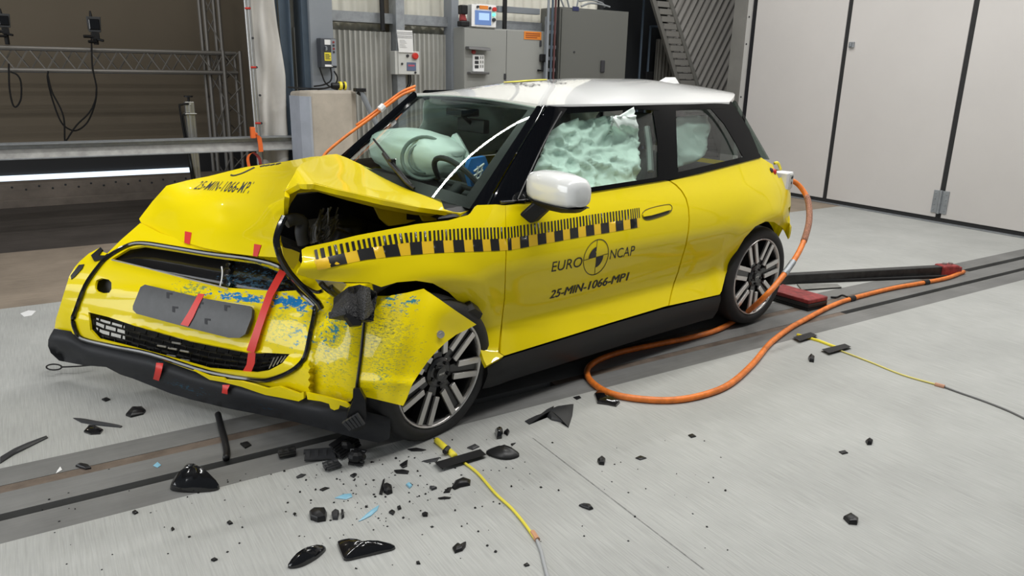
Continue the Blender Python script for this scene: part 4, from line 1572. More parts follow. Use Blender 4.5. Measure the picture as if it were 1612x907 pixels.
cpart('mirror_indicator', panel_mb([(917, 316.5), (928, 313), (928.5, 319), (922, 322), (917, 321)], lambda u, v, o=0: on(u, v, 'y', mc[1] - .06), 3, .02), 'yellow', smooth=30)
cpart('quarterlight_trim', px_tube([(884, 176), (858, 222), (836, 268), (822, 298), (815, 314)], .004, onS, .012, 6, 3), 'black_satin')
cpart('belt_trim_edge', px_tube([(788, 318.5), (810, 317), (832, 315)], .006, onS, .006, 6, 3), 'black_gloss')

# scale tape along fender and door
tt = [(493, 394), (524, 386), (550, 381), (581.5, 374.6), (623, 368), (680.5, 363), (732.7, 359), (799, 357.5), (869, 348), (930, 338), (1005, 327.3)]
tm = [(498, 408.5), (532, 400.7), (571, 391.6), (615.4, 385), (652, 381), (691, 378.5), (751, 377), (799, 375.5), (869, 365), (930, 354), (1007.5, 343)]
tb = [(503.4, 425.5), (534.6, 417.6), (576, 409), (620.6, 403.8), (657, 400.7), (693.6, 398), (756, 396), (803.7, 394), (857, 384), (905.6, 375), (966, 365), (1006, 358)]


def yat(poly, u):
    return float(np.interp(u, [p[0] for p in poly], [p[1] for p in poly]))
tsurf = lambda u, v, off=0: (fender_surf if u < 796.5 else onS)(u, v, off)
def tape_poly(u0, u1, top, bot, sh=0.0):
    n = max(2, int((u1 - u0) / 8))
    us = [u0 + (u1 - u0) * k / n for k in range(n + 1)]
    return [(u, yat(top, u)) for u in us] + [(u + sh, yat(bot, u + sh)) for u in us[::-1]]
TAPE = None
for (u0, u1) in ((494, 795.0), (798.5, 1006)):
    mb = panel_mb(tape_poly(u0, u1, tm, tb, 6 if u0 < 500 else 1), lambda u, v, o=0: tsurf(u, v, .0012), 7, 0)
    o = cpart('scale_tape', mb, 'ruler_yellow', smooth='all')
    TAPE = TAPE or o
sq = [(516, 542), (562, 587), (602.4, 626), (645, 663.6), (682, 697.5), (713, 730), (744, 759), (771.5, 785), (799, 804.8), (818.3, 832), (846, 859.5), (872.5, 886), (897, 910), (922, 935), (945.6, 958.5), (969, 981), (992, 1002.6)]
st = [s[0] for s in sq]
for (a, b) in sq:
    mb = panel_mb(tape_poly(a, b, tm, tb, 5 if a < 640 else (2 if a < 790 else 1)), lambda u, v, o=0: tsurf(u, v, .0022), 8, 0)
    cpart('scale_mark', mb, 'ruler_black', parent=TAPE, smooth='all')
mb = MB()
ticks = [494.5, 503.5]
for i in range(len(st) - 1):
    a, b = st[i], st[i + 1]
    if i == 8: a = 799
    L = (b - a)
    nt = 5 if i != 8 else 4
    ticks += [a + L * k / nt for k in range(nt)]
ticks += [992 + 3.3 * k for k in range(5)]
for k, u in enumerate(ticks):
    nx = ticks[k + 1] - u if k + 1 < len(ticks) else 3
    w = max(1.2, nx * .5)
    if u > 795 and u < 798.6: continue
    panel_mb(tape_poly(u, u + w, tt, tm, 3 if u < 640 else 1), lambda a, b, o=0: tsurf(a, b, .0022), 12, 0, mb=mb)
cpart('scale_ticks', mb, 'ruler_black', parent=TAPE, smooth='all')

# test lettering and emblem on the door
dsurf = lambda u, v, o=0: onS(u, v, .0018)
cpart('door_lettering', text_mb('EURO', [(868, 428.5), (915.5, 420), (918.5, 404), (870.5, 412.5)], dsurf, 0, 0), 'ink', parent=DOOR)
cpart('door_lettering', text_mb('NCAP', [(959.6, 408.6), (998, 402), (1000.5, 386.5), (962, 393.5)], dsurf, 0, 0), 'ink', parent=DOOR)
mb = MB()
for dx, dy in ((0, 0), (.9, -.2), (.45, .35)):
    text_mb('25-MIN-1066-MP1', [(865 + dx, 470.5 + dy), (986.8 + dx, 441.5 + dy), (990.6 + dx, 428.5 + dy), (869.4 + dx, 457.5 + dy)], dsurf, 0, 0, mb)
cpart('door_number', mb, 'ink', parent=DOOR)
mb = MB()
C0, A, B = np.array([938.4, 405.0]), np.array([20.0, -5.6]), np.array([2.2, -28.2])
pt = lambda r, a: C0 + A * r * math.cos(a) + B * r * math.sin(a)
ring = [pt(1.0, 2 * math.pi * k / 48) for k in range(48)]
rin = [pt(.955, 2 * math.pi * k / 48) for k in range(48)]
V = [dsurf(*p) for p in ring] + [dsurf(*p) for p in rin]
mb.add(V, [(k, (k + 1) % 48, 48 + (k + 1) % 48, 48 + k) for k in range(48)])
for a0 in (math.pi / 2, -math.pi / 2):
    V = [dsurf(*C0)] + [dsurf(*pt(.58, a0 + math.pi / 2 * k / 10)) for k in range(11)]
    mb.add(V, [(0, k + 1, k + 2) for k in range(10)])
for a0 in (0, math.pi / 2, math.pi, -math.pi / 2):
    p, q = pt(.55, a0), pt(1.0, a0)
    w = np.array([.35, 0]) if abs(math.sin(a0)) > .5 else np.array([0, .35])
    mb.add([dsurf(*(p - w)), dsurf(*(q - w)), dsurf(*(q + w)), dsurf(*(p + w))], [(0, 1, 2, 3)])
cpart('test_emblem', mb, 'ink', smooth=False, parent=DOOR)
# roof lettering and yellow emblem patch
def rsurf(x, y):
    s = (x - (HDRX - .09)) / (2.9 - HDRX + .09)
    return roof_pt(s, y) + np.array([0, 0, .003])
mb = MB()
N = 24
V = [rsurf(1.32, .12)] + [rsurf(1.32 + .13 * math.cos(2 * math.pi * k / N), .12 +   .13 * math.sin(2 * math.pi * k / N)) for k in range(N)]
mb.add(V, [(0, 1 + k, 1 + (k + 1) % N) for k in range(N)])
cpart('roof_emblem', mb, 'yellow_label', parent=roof, smooth='all')
cpart('roof_lettering', text_mb('25-MIN-1066-MP1', [(0, 0), (1, 0), (1, 1), (0, 1)], lambda u, v, o=0: rsurf(1.12 + .07 * (v), -.16 + .60 * u), 0, .0), 'ink', parent=roof)
cpart('roof_lettering', text_mb('EURO', [(0, 0), (1, 0), (1, 1), (0, 1)], lambda u, v, o=0: rsurf(1.28 + .08 * (v), -.20 + .17 * u), 0, 0), 'ink', parent=roof)
cpart('roof_lettering', text_mb('NCAP', [(0, 0), (1, 0), (1, 1), (0, 1)], lambda u, v, o=0: rsurf(1.28 + .08 * (v), .27 + .17 * u), 0, 0), 'ink', parent=roof)

# ---------------------------------------------------------------- wipers, cabin, airbags
mb = MB()
_w = lambda u, v, off=.02: None
def wsurf(u, v, off=0.0):
    """sight line meets the windscreen"""
    best, bd = None, 9
    d = cray(u, v)
    d = d / np.linalg.norm(d)
    for i in range(41):
        for j in range(31):
            P = ws(i / 40, j / 30)
            q = P - CC
            t = q @ d
            e = np.linalg.norm(q - d * t)
            if e < bd: bd, best = e, t
    return CC + d * (best - off)
a, b, c2 = wsurf(588, 219, .03), wsurf(617, 255, .035), wsurf(648, 292, .03)
mb.tube([a, b, c2], .006, 6)
wp = cpart('wiper', mb, 'black')
mb = MB()
mb.tube([wsurf(603, 242, .04), wsurf(614, 258, .045), wsurf(640, 288, .04), wsurf(652, 297, .02)], .008, 6)
mb.box(*[x for k in range(3) for x in (b[k] - .014, b[k] + .014)])
cpart('wiper_arm', mb, 'black', parent=wp)
# dashboard and cowl
mb = MB()
dp = [(.42, .88), (.52, .93), (.66, .95), (.80, .93), (.88, .86), (.84, .72), (.5, .6)]
mb.prism([(x, -.66, z) for x, z in dp], (0, 1.32, 0))
cpart('dashboard', mb, 'interior', smooth=40, bevel=.01)
mb = MB()
mb.hexa([(.22, -.66, .92), (.50, -.66, .92), (.46, .66, .92), (.18, .66, .92)], [(.26, -.62, .95), (.50, -.62, .96), (.40, .62, .985), (.16, .62, .97)])
cpart('cowl', mb, 'black', smooth=False)
sw = np.array([.60, -.30, .985])
swn = np.array([.80, 0, .60])
sa, sb = np.array([0, 1.0, 0]), np.array([-.60, 0, .80])
mb = MB()
mb.tube([sw + .175 * (math.cos(t) * sa + math.sin(t) * sb) for t in np.linspace(0, 2 * math.pi, 36, endpoint=False)], .014, 8, closed=True)
mb.tube([sw, sw - swn * .25], .03, 10)
mb.tube([sw - .17 * sa, sw + .17 * sa], .018, 8)
cpart('steering_wheel', mb, 'interior')


def bag(center, sx, sy, sz, axes, name, m, seed, amp=.035):
    mb = MB()
    A = np.array(axes)
    vs, fs = [], []
    seg, rings = 40, 26
    r2 = np.random.default_rng(seed)
    ph = r2.random((6, 2)) * 6.28
    kk = r2.normal(size=(6, 3)) * 5
    for i in range(rings + 1):
        p = math.pi * i / rings
        for k in range(seg):
            t = 2 * math.pi * k / seg
            q = np.array([math.sin(p) * math.cos(t), math.sin(p) * math.sin(t), math.cos(p)])
            q2 = np.sign(q) * np.abs(q) ** .8
            w = sum(abs(math.sin(kk[a] @ q + ph[a, 0])) for a in range(6)) / 6 - .6
            vs.append(np.array(center) + A.T @ (q2 * np.array([sx, sy, sz]) * (1 + amp * 4 * w)))
    for i in range(rings):
        for k in range(seg):
            fs.append((i * seg + k, i * seg + (k + 1) % seg, (i + 1) * seg + (k + 1) % seg, (i + 1) * seg + k))
    mb.add(vs, fs)
    return cpart(name, mb, m, smooth='all')
I3 = np.eye(3)
pab = bag((.70, .27, 1.08), .16, .40, .125, I3, 'passenger_airbag', 'airbag', 3, .045)
# round vent seam pressed into the bag
rc = on(668, 249, 'y', .02)
e1_, e2_ = CM.T @ CX, CM.T @ CU
mb = MB()
for R_, r_ in ((.13, .010), (.09, .006)):
    mb.tube([rc + R_ * (math.cos(t) * e1_ * .9 + math.sin(t) * e2_ * .85) for t in np.linspace(0, 2 * math.pi, 30, endpoint=False)], r_, 6, closed=True)
cpart('vent_seam', mb, mat('seam_grey_green', (.22, .27, .25), .7), parent=pab)
mb = MB()
mb.tube([on(u, v, 'x', .78) for u, v in ((716, 214), (730, 240), (746, 268), (752, 292))], .024, 6)
cpart('driver_airbag', mb, 'airbag')
# seats
def seat(y):
    mb = MB()
    mb.hexa([(1.05, y - .25, .38), (1.60, y - .25, .34), (1.60, y + .25, .34), (1.05, y + .25, .38)], [(1.05, y - .25, .56), (1.60, y - .25, .50), (1.60, y + .25, .50), (1.05, y + .25, .56)])
    s = cpart('seat', mb, 'seat', smooth=30, bevel=.04)
    mb = MB()
    mb.hexa([(1.52, y - .25, .48), (1.66, y - .25, .48), (1.66, y + .25, .48), (1.52, y + .25, .48)], [(1.74, y - .20, 1.12), (1.84, y - .20, 1.12), (1.84, y + .20, 1.12), (1.74, y + .20, 1.12)])
    cpart('backrest', mb, 'seat', smooth=30, bevel=.04, parent=s)
    mb = MB()
    mb.hexa([(1.76, y - .13, 1.14), (1.86, y - .13, 1.14), (1.86, y + .13, 1.14), (1.76, y + .13, 1.14)], [(1.80, y - .11, 1.32), (1.88, y - .11, 1.32), (1.88, y + .11, 1.32), (1.80, y + .11, 1.32)])
    cpart('headrest', mb, 'seat', smooth=30, bevel=.03, parent=s)
seat(-.36)
seat(.36)
mb = MB()
mb.hexa([(2.2, -.6, .5), (2.5, -.6, .5), (2.5, .6, .5), (2.2, .6, .5)], [(2.35, -.55, 1.0), (2.5, -.55, 1.0), (2.5, .55, 1.0), (2.35, .55, 1.0)])
cpart('rear_seat', mb, 'seat', bevel=.05)
# pale blue marker cloth seen over the dashboard by the pillar
mb = panel_mb([(735, 268), (742, 250), (764, 246), (770, 262), (756, 290), (742, 294)], lambda u, v, o=0: on(u, v, 'y', -.42), 7, .03)
cl = cpart('blue_cover', mb, 'blue_cloth', smooth=40)
mb = MB()
for (p, q) in (((746, 270), (762, 258)), ((745, 278), (760, 268)), ((746, 285), (757, 278)), ((753, 262), (748, 286)), ((759, 260), (755, 280))):
    px_tube([p, q], .006, lambda u, v, o=0: on(u, v, 'y', -.435), 0, 5, 1, mb)
cpart('white_markings', mb, 'white', parent=cl)
# belt running down from the near pillar
cpart('seat_belt', px_tube([(670, 205), (690, 222), (712, 252), (736, 290)], .02, lambda u, v, o=0: on(u, v, 'x', 1.0), 0, 6, 4), mat('belt_grey', (0.25, 0.27, 0.26), 0.7))
# rear-view mirror
mb = MB()
p = ws(.5, .86)
q = p + np.array([.13, 0, -.10])
mb.box(q[0] - .02, q[0] + .02, q[1] - .12, q[1] + .12, q[2] - .035, q[2] + .035)
mb.tube([p + np.array([.02, 0, -.02]), q], .012, 6)
mb.box(p[0] + .0, p[0] + .12, -.07, .07, p[2] - .05, p[2] - .01)
cpart('rear_view_mirror', mb, 'black', smooth=30, bevel=.012)

# curtain airbags in the side windows
def wr(seed, amp, sc=1.0):
    r3 = np.random.default_rng(seed)
    ks = [(r3.normal(size=2) * .075 * sc, r3.random() * 6.28, r3.uniform(.5, 1)) for _ in range(7)]
    from mathutils import noise as mn
    def f(X, p):
        q = lambda k, o: mn.noise(Vector((p[0] * k * sc + o, p[1] * k * 1.15 * sc - o, seed)))
        wx, wy = 14 * q(.02, 3.1), 14 * q(.02, 9.7)
        r = lambda k, o: 1 - abs(mn.noise(Vector(((p[0] + wx) * k * sc, (p[1] * 1.5 + wy - .6 * p[0]) * k * sc, seed + o)))) * 2
        return amp * (.9 * q(.022, 0) + .55 * r(.030, 2) ** 3 + .28 * r(.065, 5) ** 3 - .45)
    return f
cur = [(838, 300), (836, 284), (845, 258), (858, 228), (866, 207), (884, 195), (905, 189), (930, 187), (960, 183), (980, 179), (991, 172), (999, 167.5), (1002, 178), (1004, 200), (1008, 228), (1008, 262), (1004, 288), (985, 292), (960, 296), (935, 300), (850, 316), (838, 312)]
def curS(u, v, off=0):
    d = min(1.0, max(0.0, (215 - v) / 30))
    return onS(u, v, off - .055 + .105 * d * (1 if u > 960 else 0))
cpart('curtain_airbag', panel_mb(cur, curS, 3.5, .01, wrinkle=wr(4, .050)), 'airbag', smooth='all')
cur2 = [(1066, 185), (1090, 182), (1116, 181), (1120, 200), (1118, 225), (1108, 245), (1092, 256), (1070, 262), (1066, 230)]
cpart('curtain_airbag', panel_mb(cur2, lambda u, v, o=0: onS(u, v, -.07), 5, .01, wrinkle=wr(9, .04, .7)), 'airbag', smooth='all')
cpart('cabin_grab_strap', px_tube([(1018, 200), (1022, 230), (1024, 270)], .018, lambda u, v, o=0: onS(u, v, -.08), 0, 6, 3), mat('pale_strap', (0.3, 0.33, 0.32), 0.6))

# curtain airbag hanging along the far windows
mb = MB()
vs, fs = [], []
NX_, NZ_ = 40, 12
for i in range(NX_ + 1):
    for j in range(NZ_ + 1):
        x, z = .95 + 1.5 * i / NX_, .98 + .38 * j / NZ_
        vs.append((x, .70 - (z - 1.0) * .48 - .05 * abs(math.sin(i * .31)) * math.sin(math.pi * j / NZ_) - .02 * math.sin(i * .9 + j), z))
fs = [(i * (NZ_ + 1) + j, (i + 1) * (NZ_ + 1) + j, (i + 1) * (NZ_ + 1) + j + 1, i * (NZ_ + 1) + j + 1) for i in range(NX_) for j in range(NZ_)]
o = cpart('curtain_airbag', mb.add(vs, fs), 'airbag', smooth='all')
sd = o.modifiers.new('thickness', 'SOLIDIFY')
sd.thickness = .012

# ================================================================== THINGS IN THE BACKGROUND
# ---- steel guard beam across the hall opening
nb = 7.9
zt, zm, zb = at_n(0, 227, nb)[2], at_n(0, 236, nb)[2], at_n(0, 252.5, nb)[2]
te = at_n(481, 230, nb)[0]
mb = MB()
mb.box(-9, te, nb - .02, nb + .14, zt - .012, zt)
mb.box(-9, te, nb + .05, nb + .062, zb, zt)
mb.box(-9, te, nb - .02, nb + .14, zb, zb + .012)
mb.box(te - .012, te, nb - .02, nb + .14, zb, zt)
solo('guard_beam', mb, 'galv', 'long grey steel I-beam barrier across the dark hall opening on the left', 'barrier', bevel=.002)
# raking lower web plate of the beam
mb = MB()
mb.hexa([(-9, nb + .048, zt - .05), (te - .02, nb + .048, zt - .05), (te - .02, nb - .012, zb + .012), (-9, nb - .012, zb + .012)],
        [(-9, nb + .052, zt - .05), (te - .02, nb + .052, zt - .05), (te - .02, nb - .008, zb + .012), (-9, nb - .008, zb + .012)])
bpy.data.objects['guard_beam']
o = solo('beam_fender_plate', mb, mat('worn_pale_steel', (0.34, 0.335, 0.32), 0.5, .2, noise=(8, .25)))
mw = o.matrix_world.copy(); o.parent = bpy.data.objects['guard_beam']; o.matrix_parent_inverse = o.parent.matrix_world.inverted(); o.matrix_world = mw

# ---- tarpaulin curtain with its rail tubes
nt_ = 8.05
L = [(388, -60), (391, 20), (397, 70), (402, 120), (404, 170), (406, 212), (409, 275)]
Rr = [(428, -60), (431, 0), (440, 60), (447, 120), (450, 170), (452, 212), (454, 275)]
th = Thing('tarpaulin_curtain', at_n(420, 275, nt_) * np.array([1, 1, 0]), 'pale grey tarpaulin curtain tied back beside the blue steel post', 'curtain')
vs, fs = [], []
NU, NVV = 22, 30
for j in range(NVV + 1):
    v = -60 + 335 * j / NVV
    ul, ur = np.interp(v, [p[1] for p in L], [p[0] for p in L]), np.interp(v, [p[1] for p in Rr], [p[0] for p in Rr])
    for i in range(NU + 1):
        s = i / NU
        P = at_n(ul + (ur - ul) * s, v, nt_)
        P[1] += .035 * math.sin(s * 9 + v * .012) + .02 * math.sin(s * 4 - v * .05)
        vs.append(P)
for j in range(NVV):
    for i in range(NU):
        a = j * (NU + 1) + i
        fs.append((a, a + 1, a + NU + 2, a + NU + 1))
mb = MB().add(vs, fs)
o = th.part('sheet', mb, 'tarp', smooth='all')
sd = o.modifiers.new('thickness', 'SOLIDIFY'); sd.thickness = .006
mb = MB()
for (u0, u1) in ((381, 404), (386.5, 408)):
    mb = MB().tube([at_n(u0 + (u1 - u0) * (v + 60) / 275, v, nt_ - .05) for v in (-60, 20, 90, 160, 212, 262)], .020, 10)
    th.part('rail_tube', mb, 'alu', smooth=True)
for (u, v) in ((392.5, 13), (397.5, 60), (403.5, 106), (409, 150), (411, 194)):
    p = at_n(u, v, nt_ - .06)
    mb = MB().lathe([(.0, .0), (.012, .0), (.012, .012), (.0, .012)], p, (0, -1, 0), 12)
    th.part('eyelet', mb, 'ink', smooth=30)
for (u, v) in ((389, 13), (398, 106), (405, 194)):
    a, b = at_n(u - 3, v, nt_ - .075), at_n(u + 5, v, nt_ - .065)
    th.part('tie', MB().tube([a, b], .010, 6), 'red')
# orange ratchet strap round beam and curtain
th = Thing('ratchet_strap', at_n(408, 240, nb - .05) - np.array([0, 0, .1]), 'orange ratchet strap looped over the guard beam below the curtain', 'strap')
p = [at_n(u, v, nb - .035) for u, v in ((404, 213), (408, 217), (410, 228), (411, 239))]
mb = MB().strip(p, (.022, 0, 0), (0, .003, 0))
th.part('webbing', mb, 'orange_strap')
a = at_n(398, 208, nb - .06)
mb = MB().box(a[0] - .025, a[0] + .02, a[1] - .03, a[1] + .02, a[2] - .06, a[2] + .05)
mb.tube([a, at_n(405, 212, nb - .05)], .016, 6)
th.part('ratchet', mb, 'orange_strap', bevel=.006)
p = [at_n(u, v, nb - .03) for u, v in ((399, 240), (393, 243), (390, 250), (392, 262), (394, 275))]
th.part('tail', MB().strip(catmull(p, 4), (.014, 0, .004), (0, .003, 0)), 'orange_strap')
mb = MB().strip(catmull([at_n(u, v, nb + .02) for u, v in ((398, 240), (404, 244), (409, 252), (411, 268))], 4), (.014, 0, .004), (0, .003, 0))
th.part('tail', mb, 'darkred')

# ---- truss gantry in the hall
def truss_bar(mb, p, q, w, r=.022, rb=.009, nseg=None, depth=.22):
    """three-chord lattice beam from p to q, w = vector between the two front chords"""
    p, q, w = np.array(p), np.array(q), np.array(w)
    d = q - p
    L = np.linalg.norm(d)
    d = d / L
    dep = np.cross(d, w / np.linalg.norm(w))
    dep = dep / np.linalg.norm(dep) * depth
    if dep[1] < 0: dep = -dep
    ch = [(p, q), (p + w, q + w), (p + dep, q + dep), (p + w + dep, q + w + dep)]
    for a, b in ch:
        mb.tube([a, b], r, 8)
    n = nseg or max(2, int(round(L / .24)))
    for k in range(n):
        a, b = p + d * L * k / n, p + d * L * (k + 1) / n
        if k % 2: mb.tube([a, b + w], rb, 5)
        else: mb.tube([a + w, b], rb, 5)
        if k % 2: mb.tube([a + dep + w, b + dep], rb, 5)
        else: mb.tube([a + dep, b + w + dep], rb, 5)
    return mb
ng = 10.4
th = Thing('truss_gantry', at_n(345, 300, ng) * np.array([1, 1, 0]) + np.array([0, 0, .3]), 'dull aluminium lattice truss gantry standing in the dark hall', 'truss')
pa, pb = at_n(-260, 68, ng), at_n(372, 84.5, ng)
pc = at_n(372, 115, ng)
mb = truss_bar(MB(), pa, pb, (0, 0, pc[2] - pb[2]), .026, .010, 26)
th.part('cross_beam', mb, 'alu_dull', smooth=True)
a, b = at_n(319, -120, ng + .1), at_n(338, 290, ng + .1)
a[0] = b[0] = at_n(330, 80, ng)[0]
w = at_n(353, 80, ng)[0] - a[0]
mb = truss_bar(MB(), a, b, (w, 0, 0), .024, .009, 9, .3)
th.part('upright', mb, 'alu_dull', smooth=True)
a, b = at_n(352, 80, ng - .15), at_n(362, 292, ng - .15)
a[0] = b[0] = at_n(350, 118, ng)[0]
mb = truss_bar(MB(), a, b, (at_n(376, 118, ng)[0] - a[0], 0, 0), .022, .009, 8, .3)
th.part('upright', mb, 'alu_dull', smooth=True)

# flood lamps clamped on the gantry
def flood(u, v, label):
    c = at_n(u, v, ng - .05)
    zc = at_n(u, 74, ng)[2]
    s = abs(at_n(u + 10, v, ng)[0] - c[0]) / 10
    th = Thing('camera_lamp', (c[0], c[1], zc + .026), label, 'lamp', 'lamps on the gantry')
    mb = MB().hexa([(c[0] - 9 * s, c[1] - .02, c[2] - 13 * s), (c[0] + 9 * s, c[1] - .02, c[2] - 13 * s), (c[0] + 9 * s, c[1] + .12, c[2] - 9 * s), (c[0] - 9 * s, c[1] + .12, c[2] - 9 * s)],
                   [(c[0] - 11 * s, c[1] - .02, c[2] + 12 * s), (c[0] + 11 * s, c[1] - .02, c[2] + 12 * s), (c[0] + 8 * s, c[1] + .12, c[2] + 9 * s), (c[0] - 8 * s, c[1] + .12, c[2] + 9 * s)])
    th.part('housing', mb, mat('lamp_housing', (.05, .052, .055), .5), bevel=.008)
    th.part('lens', MB().box(c[0] - 8 * s, c[0] + 8 * s, c[1] - .035, c[1] - .018, c[2] - 9 * s, c[2] + 8 * s), 'black_gloss', bevel=.01)
    th.part('top_knob', MB().cyl((c[0] - 3 * s, c[1] + .04, c[2] + 11 * s), (c[0] - 3 * s, c[1] + .04, c[2] + 21 * s), 2.6 * s, 10, r1=1.2 * s), 'black')
    mb = MB().cyl((c[0], c[1] + .03, zc + .026), (c[0], c[1] + .03, c[2] - 12 * s), 4 * s, 10)
    mb.box(c[0] - 6 * s, c[0] + 6 * s, c[1] - .02, c[1] + .08, c[2] - 24 * s, c[2] - 13 * s)
    mb.tube([(c[0], c[1], c[2] - 20 * s), (c[0] - 18 * s, c[1] - .03, c[2] - 20 * s)], 2.6 * s, 8)
    mb.tube([(c[0], c[1], c[2] - 28 * s), (c[0] - 12 * s, c[1] - .03, c[2] - 28 * s)], 2.4 * s, 8)
    mb.tube([(c[0] + 2 * s, c[1], c[2] - 24 * s), (c[0] + 11 * s, c[1] - .03, c[2] - 26 * s)], 2.2 * s, 8)
    th.part('tilt_head', mb, 'black', bevel=.004)
flood(148, 38, 'black lamp on a tilt head, atop the truss gantry near its middle')
flood(6, 32, 'black lamp on a tilt head, at the left picture edge atop the gantry')

# cables hanging from the gantry
for (pts, lab) in (([(14, 100), (14, 112), (15, 140), (20, 164), (26, 168), (33, 155), (33, 130), (27, 118), (16, 113)], 'thin black cable loop hanging from gantry near the left picture edge'),
                   ([(76, 112), (75, 125), (82, 155), (95, 190), (108, 203), (122, 205), (138, 192), (149, 165), (152, 140), (148, 118), (145, 100), (144, 60)], 'long black cable drooping in a wide loop below the middle lamp'),
                   ([(75, 118), (82, 145), (95, 170), (101, 190), (102, 222), (104, 222), (120, 198), (140, 178), (150, 158), (152, 138)], 'black cable crossing behind the wide loop down to the guard beam')):
    mb = MB().tube(catmull([at_n(u, v, ng - .05 - .03 * (len(pts) % 4)) for u, v in pts], 5), .009, 6)
    solo('hanging_cable', mb, 'black', lab, 'cable', 'cables hanging from the gantry', smooth=True)

# pneumatic post standing behind the beam
nq = 8.6
th = Thing('lifting_post', at_n(318, 300, nq) * np.array([1, 1, 0]), 'aluminium profile post with air lines standing behind the guard beam', 'post')
a, b = at_n(299, 160, nq), at_n(316, 300, nq)
x = at_n(303, 220, nq)[0]
hw = .045
mb = MB().box(x - hw, x + hw, nq - .04, nq + .04, 0, a[2])
mb.box(x - hw * .3, x + hw * .3, nq - .05, nq - .04, 0, a[2] - .02)
th.part('profile', mb, 'alu', bevel=.006)
th.part('slider', MB().box(x - hw - .012, x + hw + .012, nq - .065, nq + .05, a[2] - .13, a[2] - .115), 'alu', bevel=.004)
mb = MB().cyl((x, nq, a[2]), (x, nq, a[2] + .05), .012, 8)
mb.cyl((x, nq, a[2] + .045), (x, nq, a[2] + .06), .045, 12)
th.part('top_wheel', mb, 'black')
for (o_, dz) in ((-.10, 0), (-.075, -.10)):
    mb = MB().tube(catmull([(x - .01, nq - .05, a[2] - .02 + dz), (x + o_ * .8, nq - .05, a[2] - .03 + dz), (x + o_, nq - .05, a[2] - .10 + dz), (x + o_ + .05, nq - .05, .35), (x + o_ + .06, nq - .05, .1)], 5), .010, 6)
    th.part('air_line', mb, 'black', smooth=True)
th.part('base', MB().box(x - .16, x + .16, nq - .16, nq + .16, 0, .02), 'alu')

# ---- electric box on the wide post
ne = NB - .46
t0, t1, z0, z1 = rect_n(499, 60, 525.5, 107, ne)
th = Thing('junction_unit', (t0, ne, z0), 'dark grey electric unit with yellow label on the wide steel post', 'electric box')
th.part('body', MB().box(t0, t1, ne - .10, ne + .03, z0, z1), mat('anthracite', (.045, .05, .06), .45), bevel=.008)
th.part('socket_panel', MB().box(t0 + (t1 - t0) * .64, t1 - .006, ne - .112, ne - .10, z0 + .02, z1 - .01), 'steel_paint', bevel=.003)
f = lambda s0, s1, r0, r1: (t0 + (t1 - t0) * s0, t0 + (t1 - t0) * s1, z0 + (z1 - z0) * r0, z0 + (z1 - z0) * r1)
a = f(.22, .64, .24, .52); th.part('yellow_sticker', MB().box(a[0], a[1], ne - .104, ne - .10, a[2], a[3]), 'yellow_label')
mb = MB()
for k in range(4):
    a = f(.26, .58 if k % 2 else .52, .44 - k * .05, .465 - k * .05); mb.box(a[0], a[1], ne - .106, ne - .104, a[2], a[3])
th.part('sticker_text', mb, 'ink')
a = f(.22, .72, .04, .11); th.part('white_sticker', MB().box(a[0], a[1], ne - .104, ne - .10, a[2], a[3]), 'white')
a = f(.26, .66, .78, .95); th.part('white_sticker', MB().box(a[0], a[1], ne - .104, ne - .10, a[2], a[3]), 'paper')
for k in range(4):
    c = f(.74, .86, .84 - k * .11, .9 - k * .11)
    th.part('socket', MB().cyl(((c[0] + c[1]) / 2, ne - .118, (c[2] + c[3]) / 2), ((c[0] + c[1]) / 2, ne - .108, (c[2] + c[3]) / 2), .011, 10), 'darkred' if k in (0, 2) else 'ink')
a = f(.3, .34, .58, .72)
th.part('handle', MB().tube([(a[0], ne - .105, a[3]), (a[0] + .0, ne - .135, a[3] - .01), (a[0], ne - .135, a[2] + .01), (a[0], ne - .105, a[2])], .008, 8), 'galv')
for pts in ([(503, 106), (507, 118), (512, 130), (522, 138), (532, 141)], [(520, 106), (522, 118), (520, 128), (508, 134), (494, 136)], [(526, 112), (531, 122), (528, 132), (516, 138), (500, 141)]):
    mb = MB().tube(catmull([at_n(u, v, ne - .07) for u, v in pts], 4), .008, 6)
    th.part('cord', mb, 'black', smooth=True)

# ---- concrete block with a beacon, and a prop leaning beside it
nk = 7.55
t0, t1, _, zk = rect_n(471, 142, 566, 240, nk)
t2 = at_n(583, 180, nk)[0]
th = Thing('concrete_block', ((t0 + t1) / 2, nk, 0), 'tall weathered concrete block standing below the electric unit', 'block')
a = at_n(488, 150, nk)[0]
b = at_n(553, 150, nk)[0]
mb = MB()
sec = [(t0, nk + .35), (t0 + .03, nk + .10), (a, nk), (b, nk), (t1, nk + .05), (t2 - .02, nk + .35)]
mb.hexa([(p[0], p[1], 0) for p in sec], [(p[0], p[1], zk - (.0 if k not in (0, 5) else .02)) for k, p in enumerate(sec)])
th.part('body', mb, 'block', bevel=.03)
mb = MB().hexa([(t0 - .006, nk + .33, 0.01), (t0 + .024, nk + .09, .01), (a - .01, nk - .006, .01), (a + .01, nk - .001, .01)], [(t0 - .006, nk + .33, zk - .06), (t0 + .024, nk + .09, zk - .06), (a - .01, nk - .006, zk - .06), (a + .01, nk - .001, zk - .06)])
th.part('painted_edge', mb, 'block_side')
c = at_n(537, 137, nk + .12)
th = Thing('emergency_button', (c[0], c[1], zk), 'yellow and black push-button unit lying on the concrete block', 'button')
rr_ = .042
th.part('housing', MB().cyl((c[0] - .10, c[1], zk + rr_), (c[0] - .02, c[1], zk + rr_), rr_ * .72, 16), 'black', smooth=30)
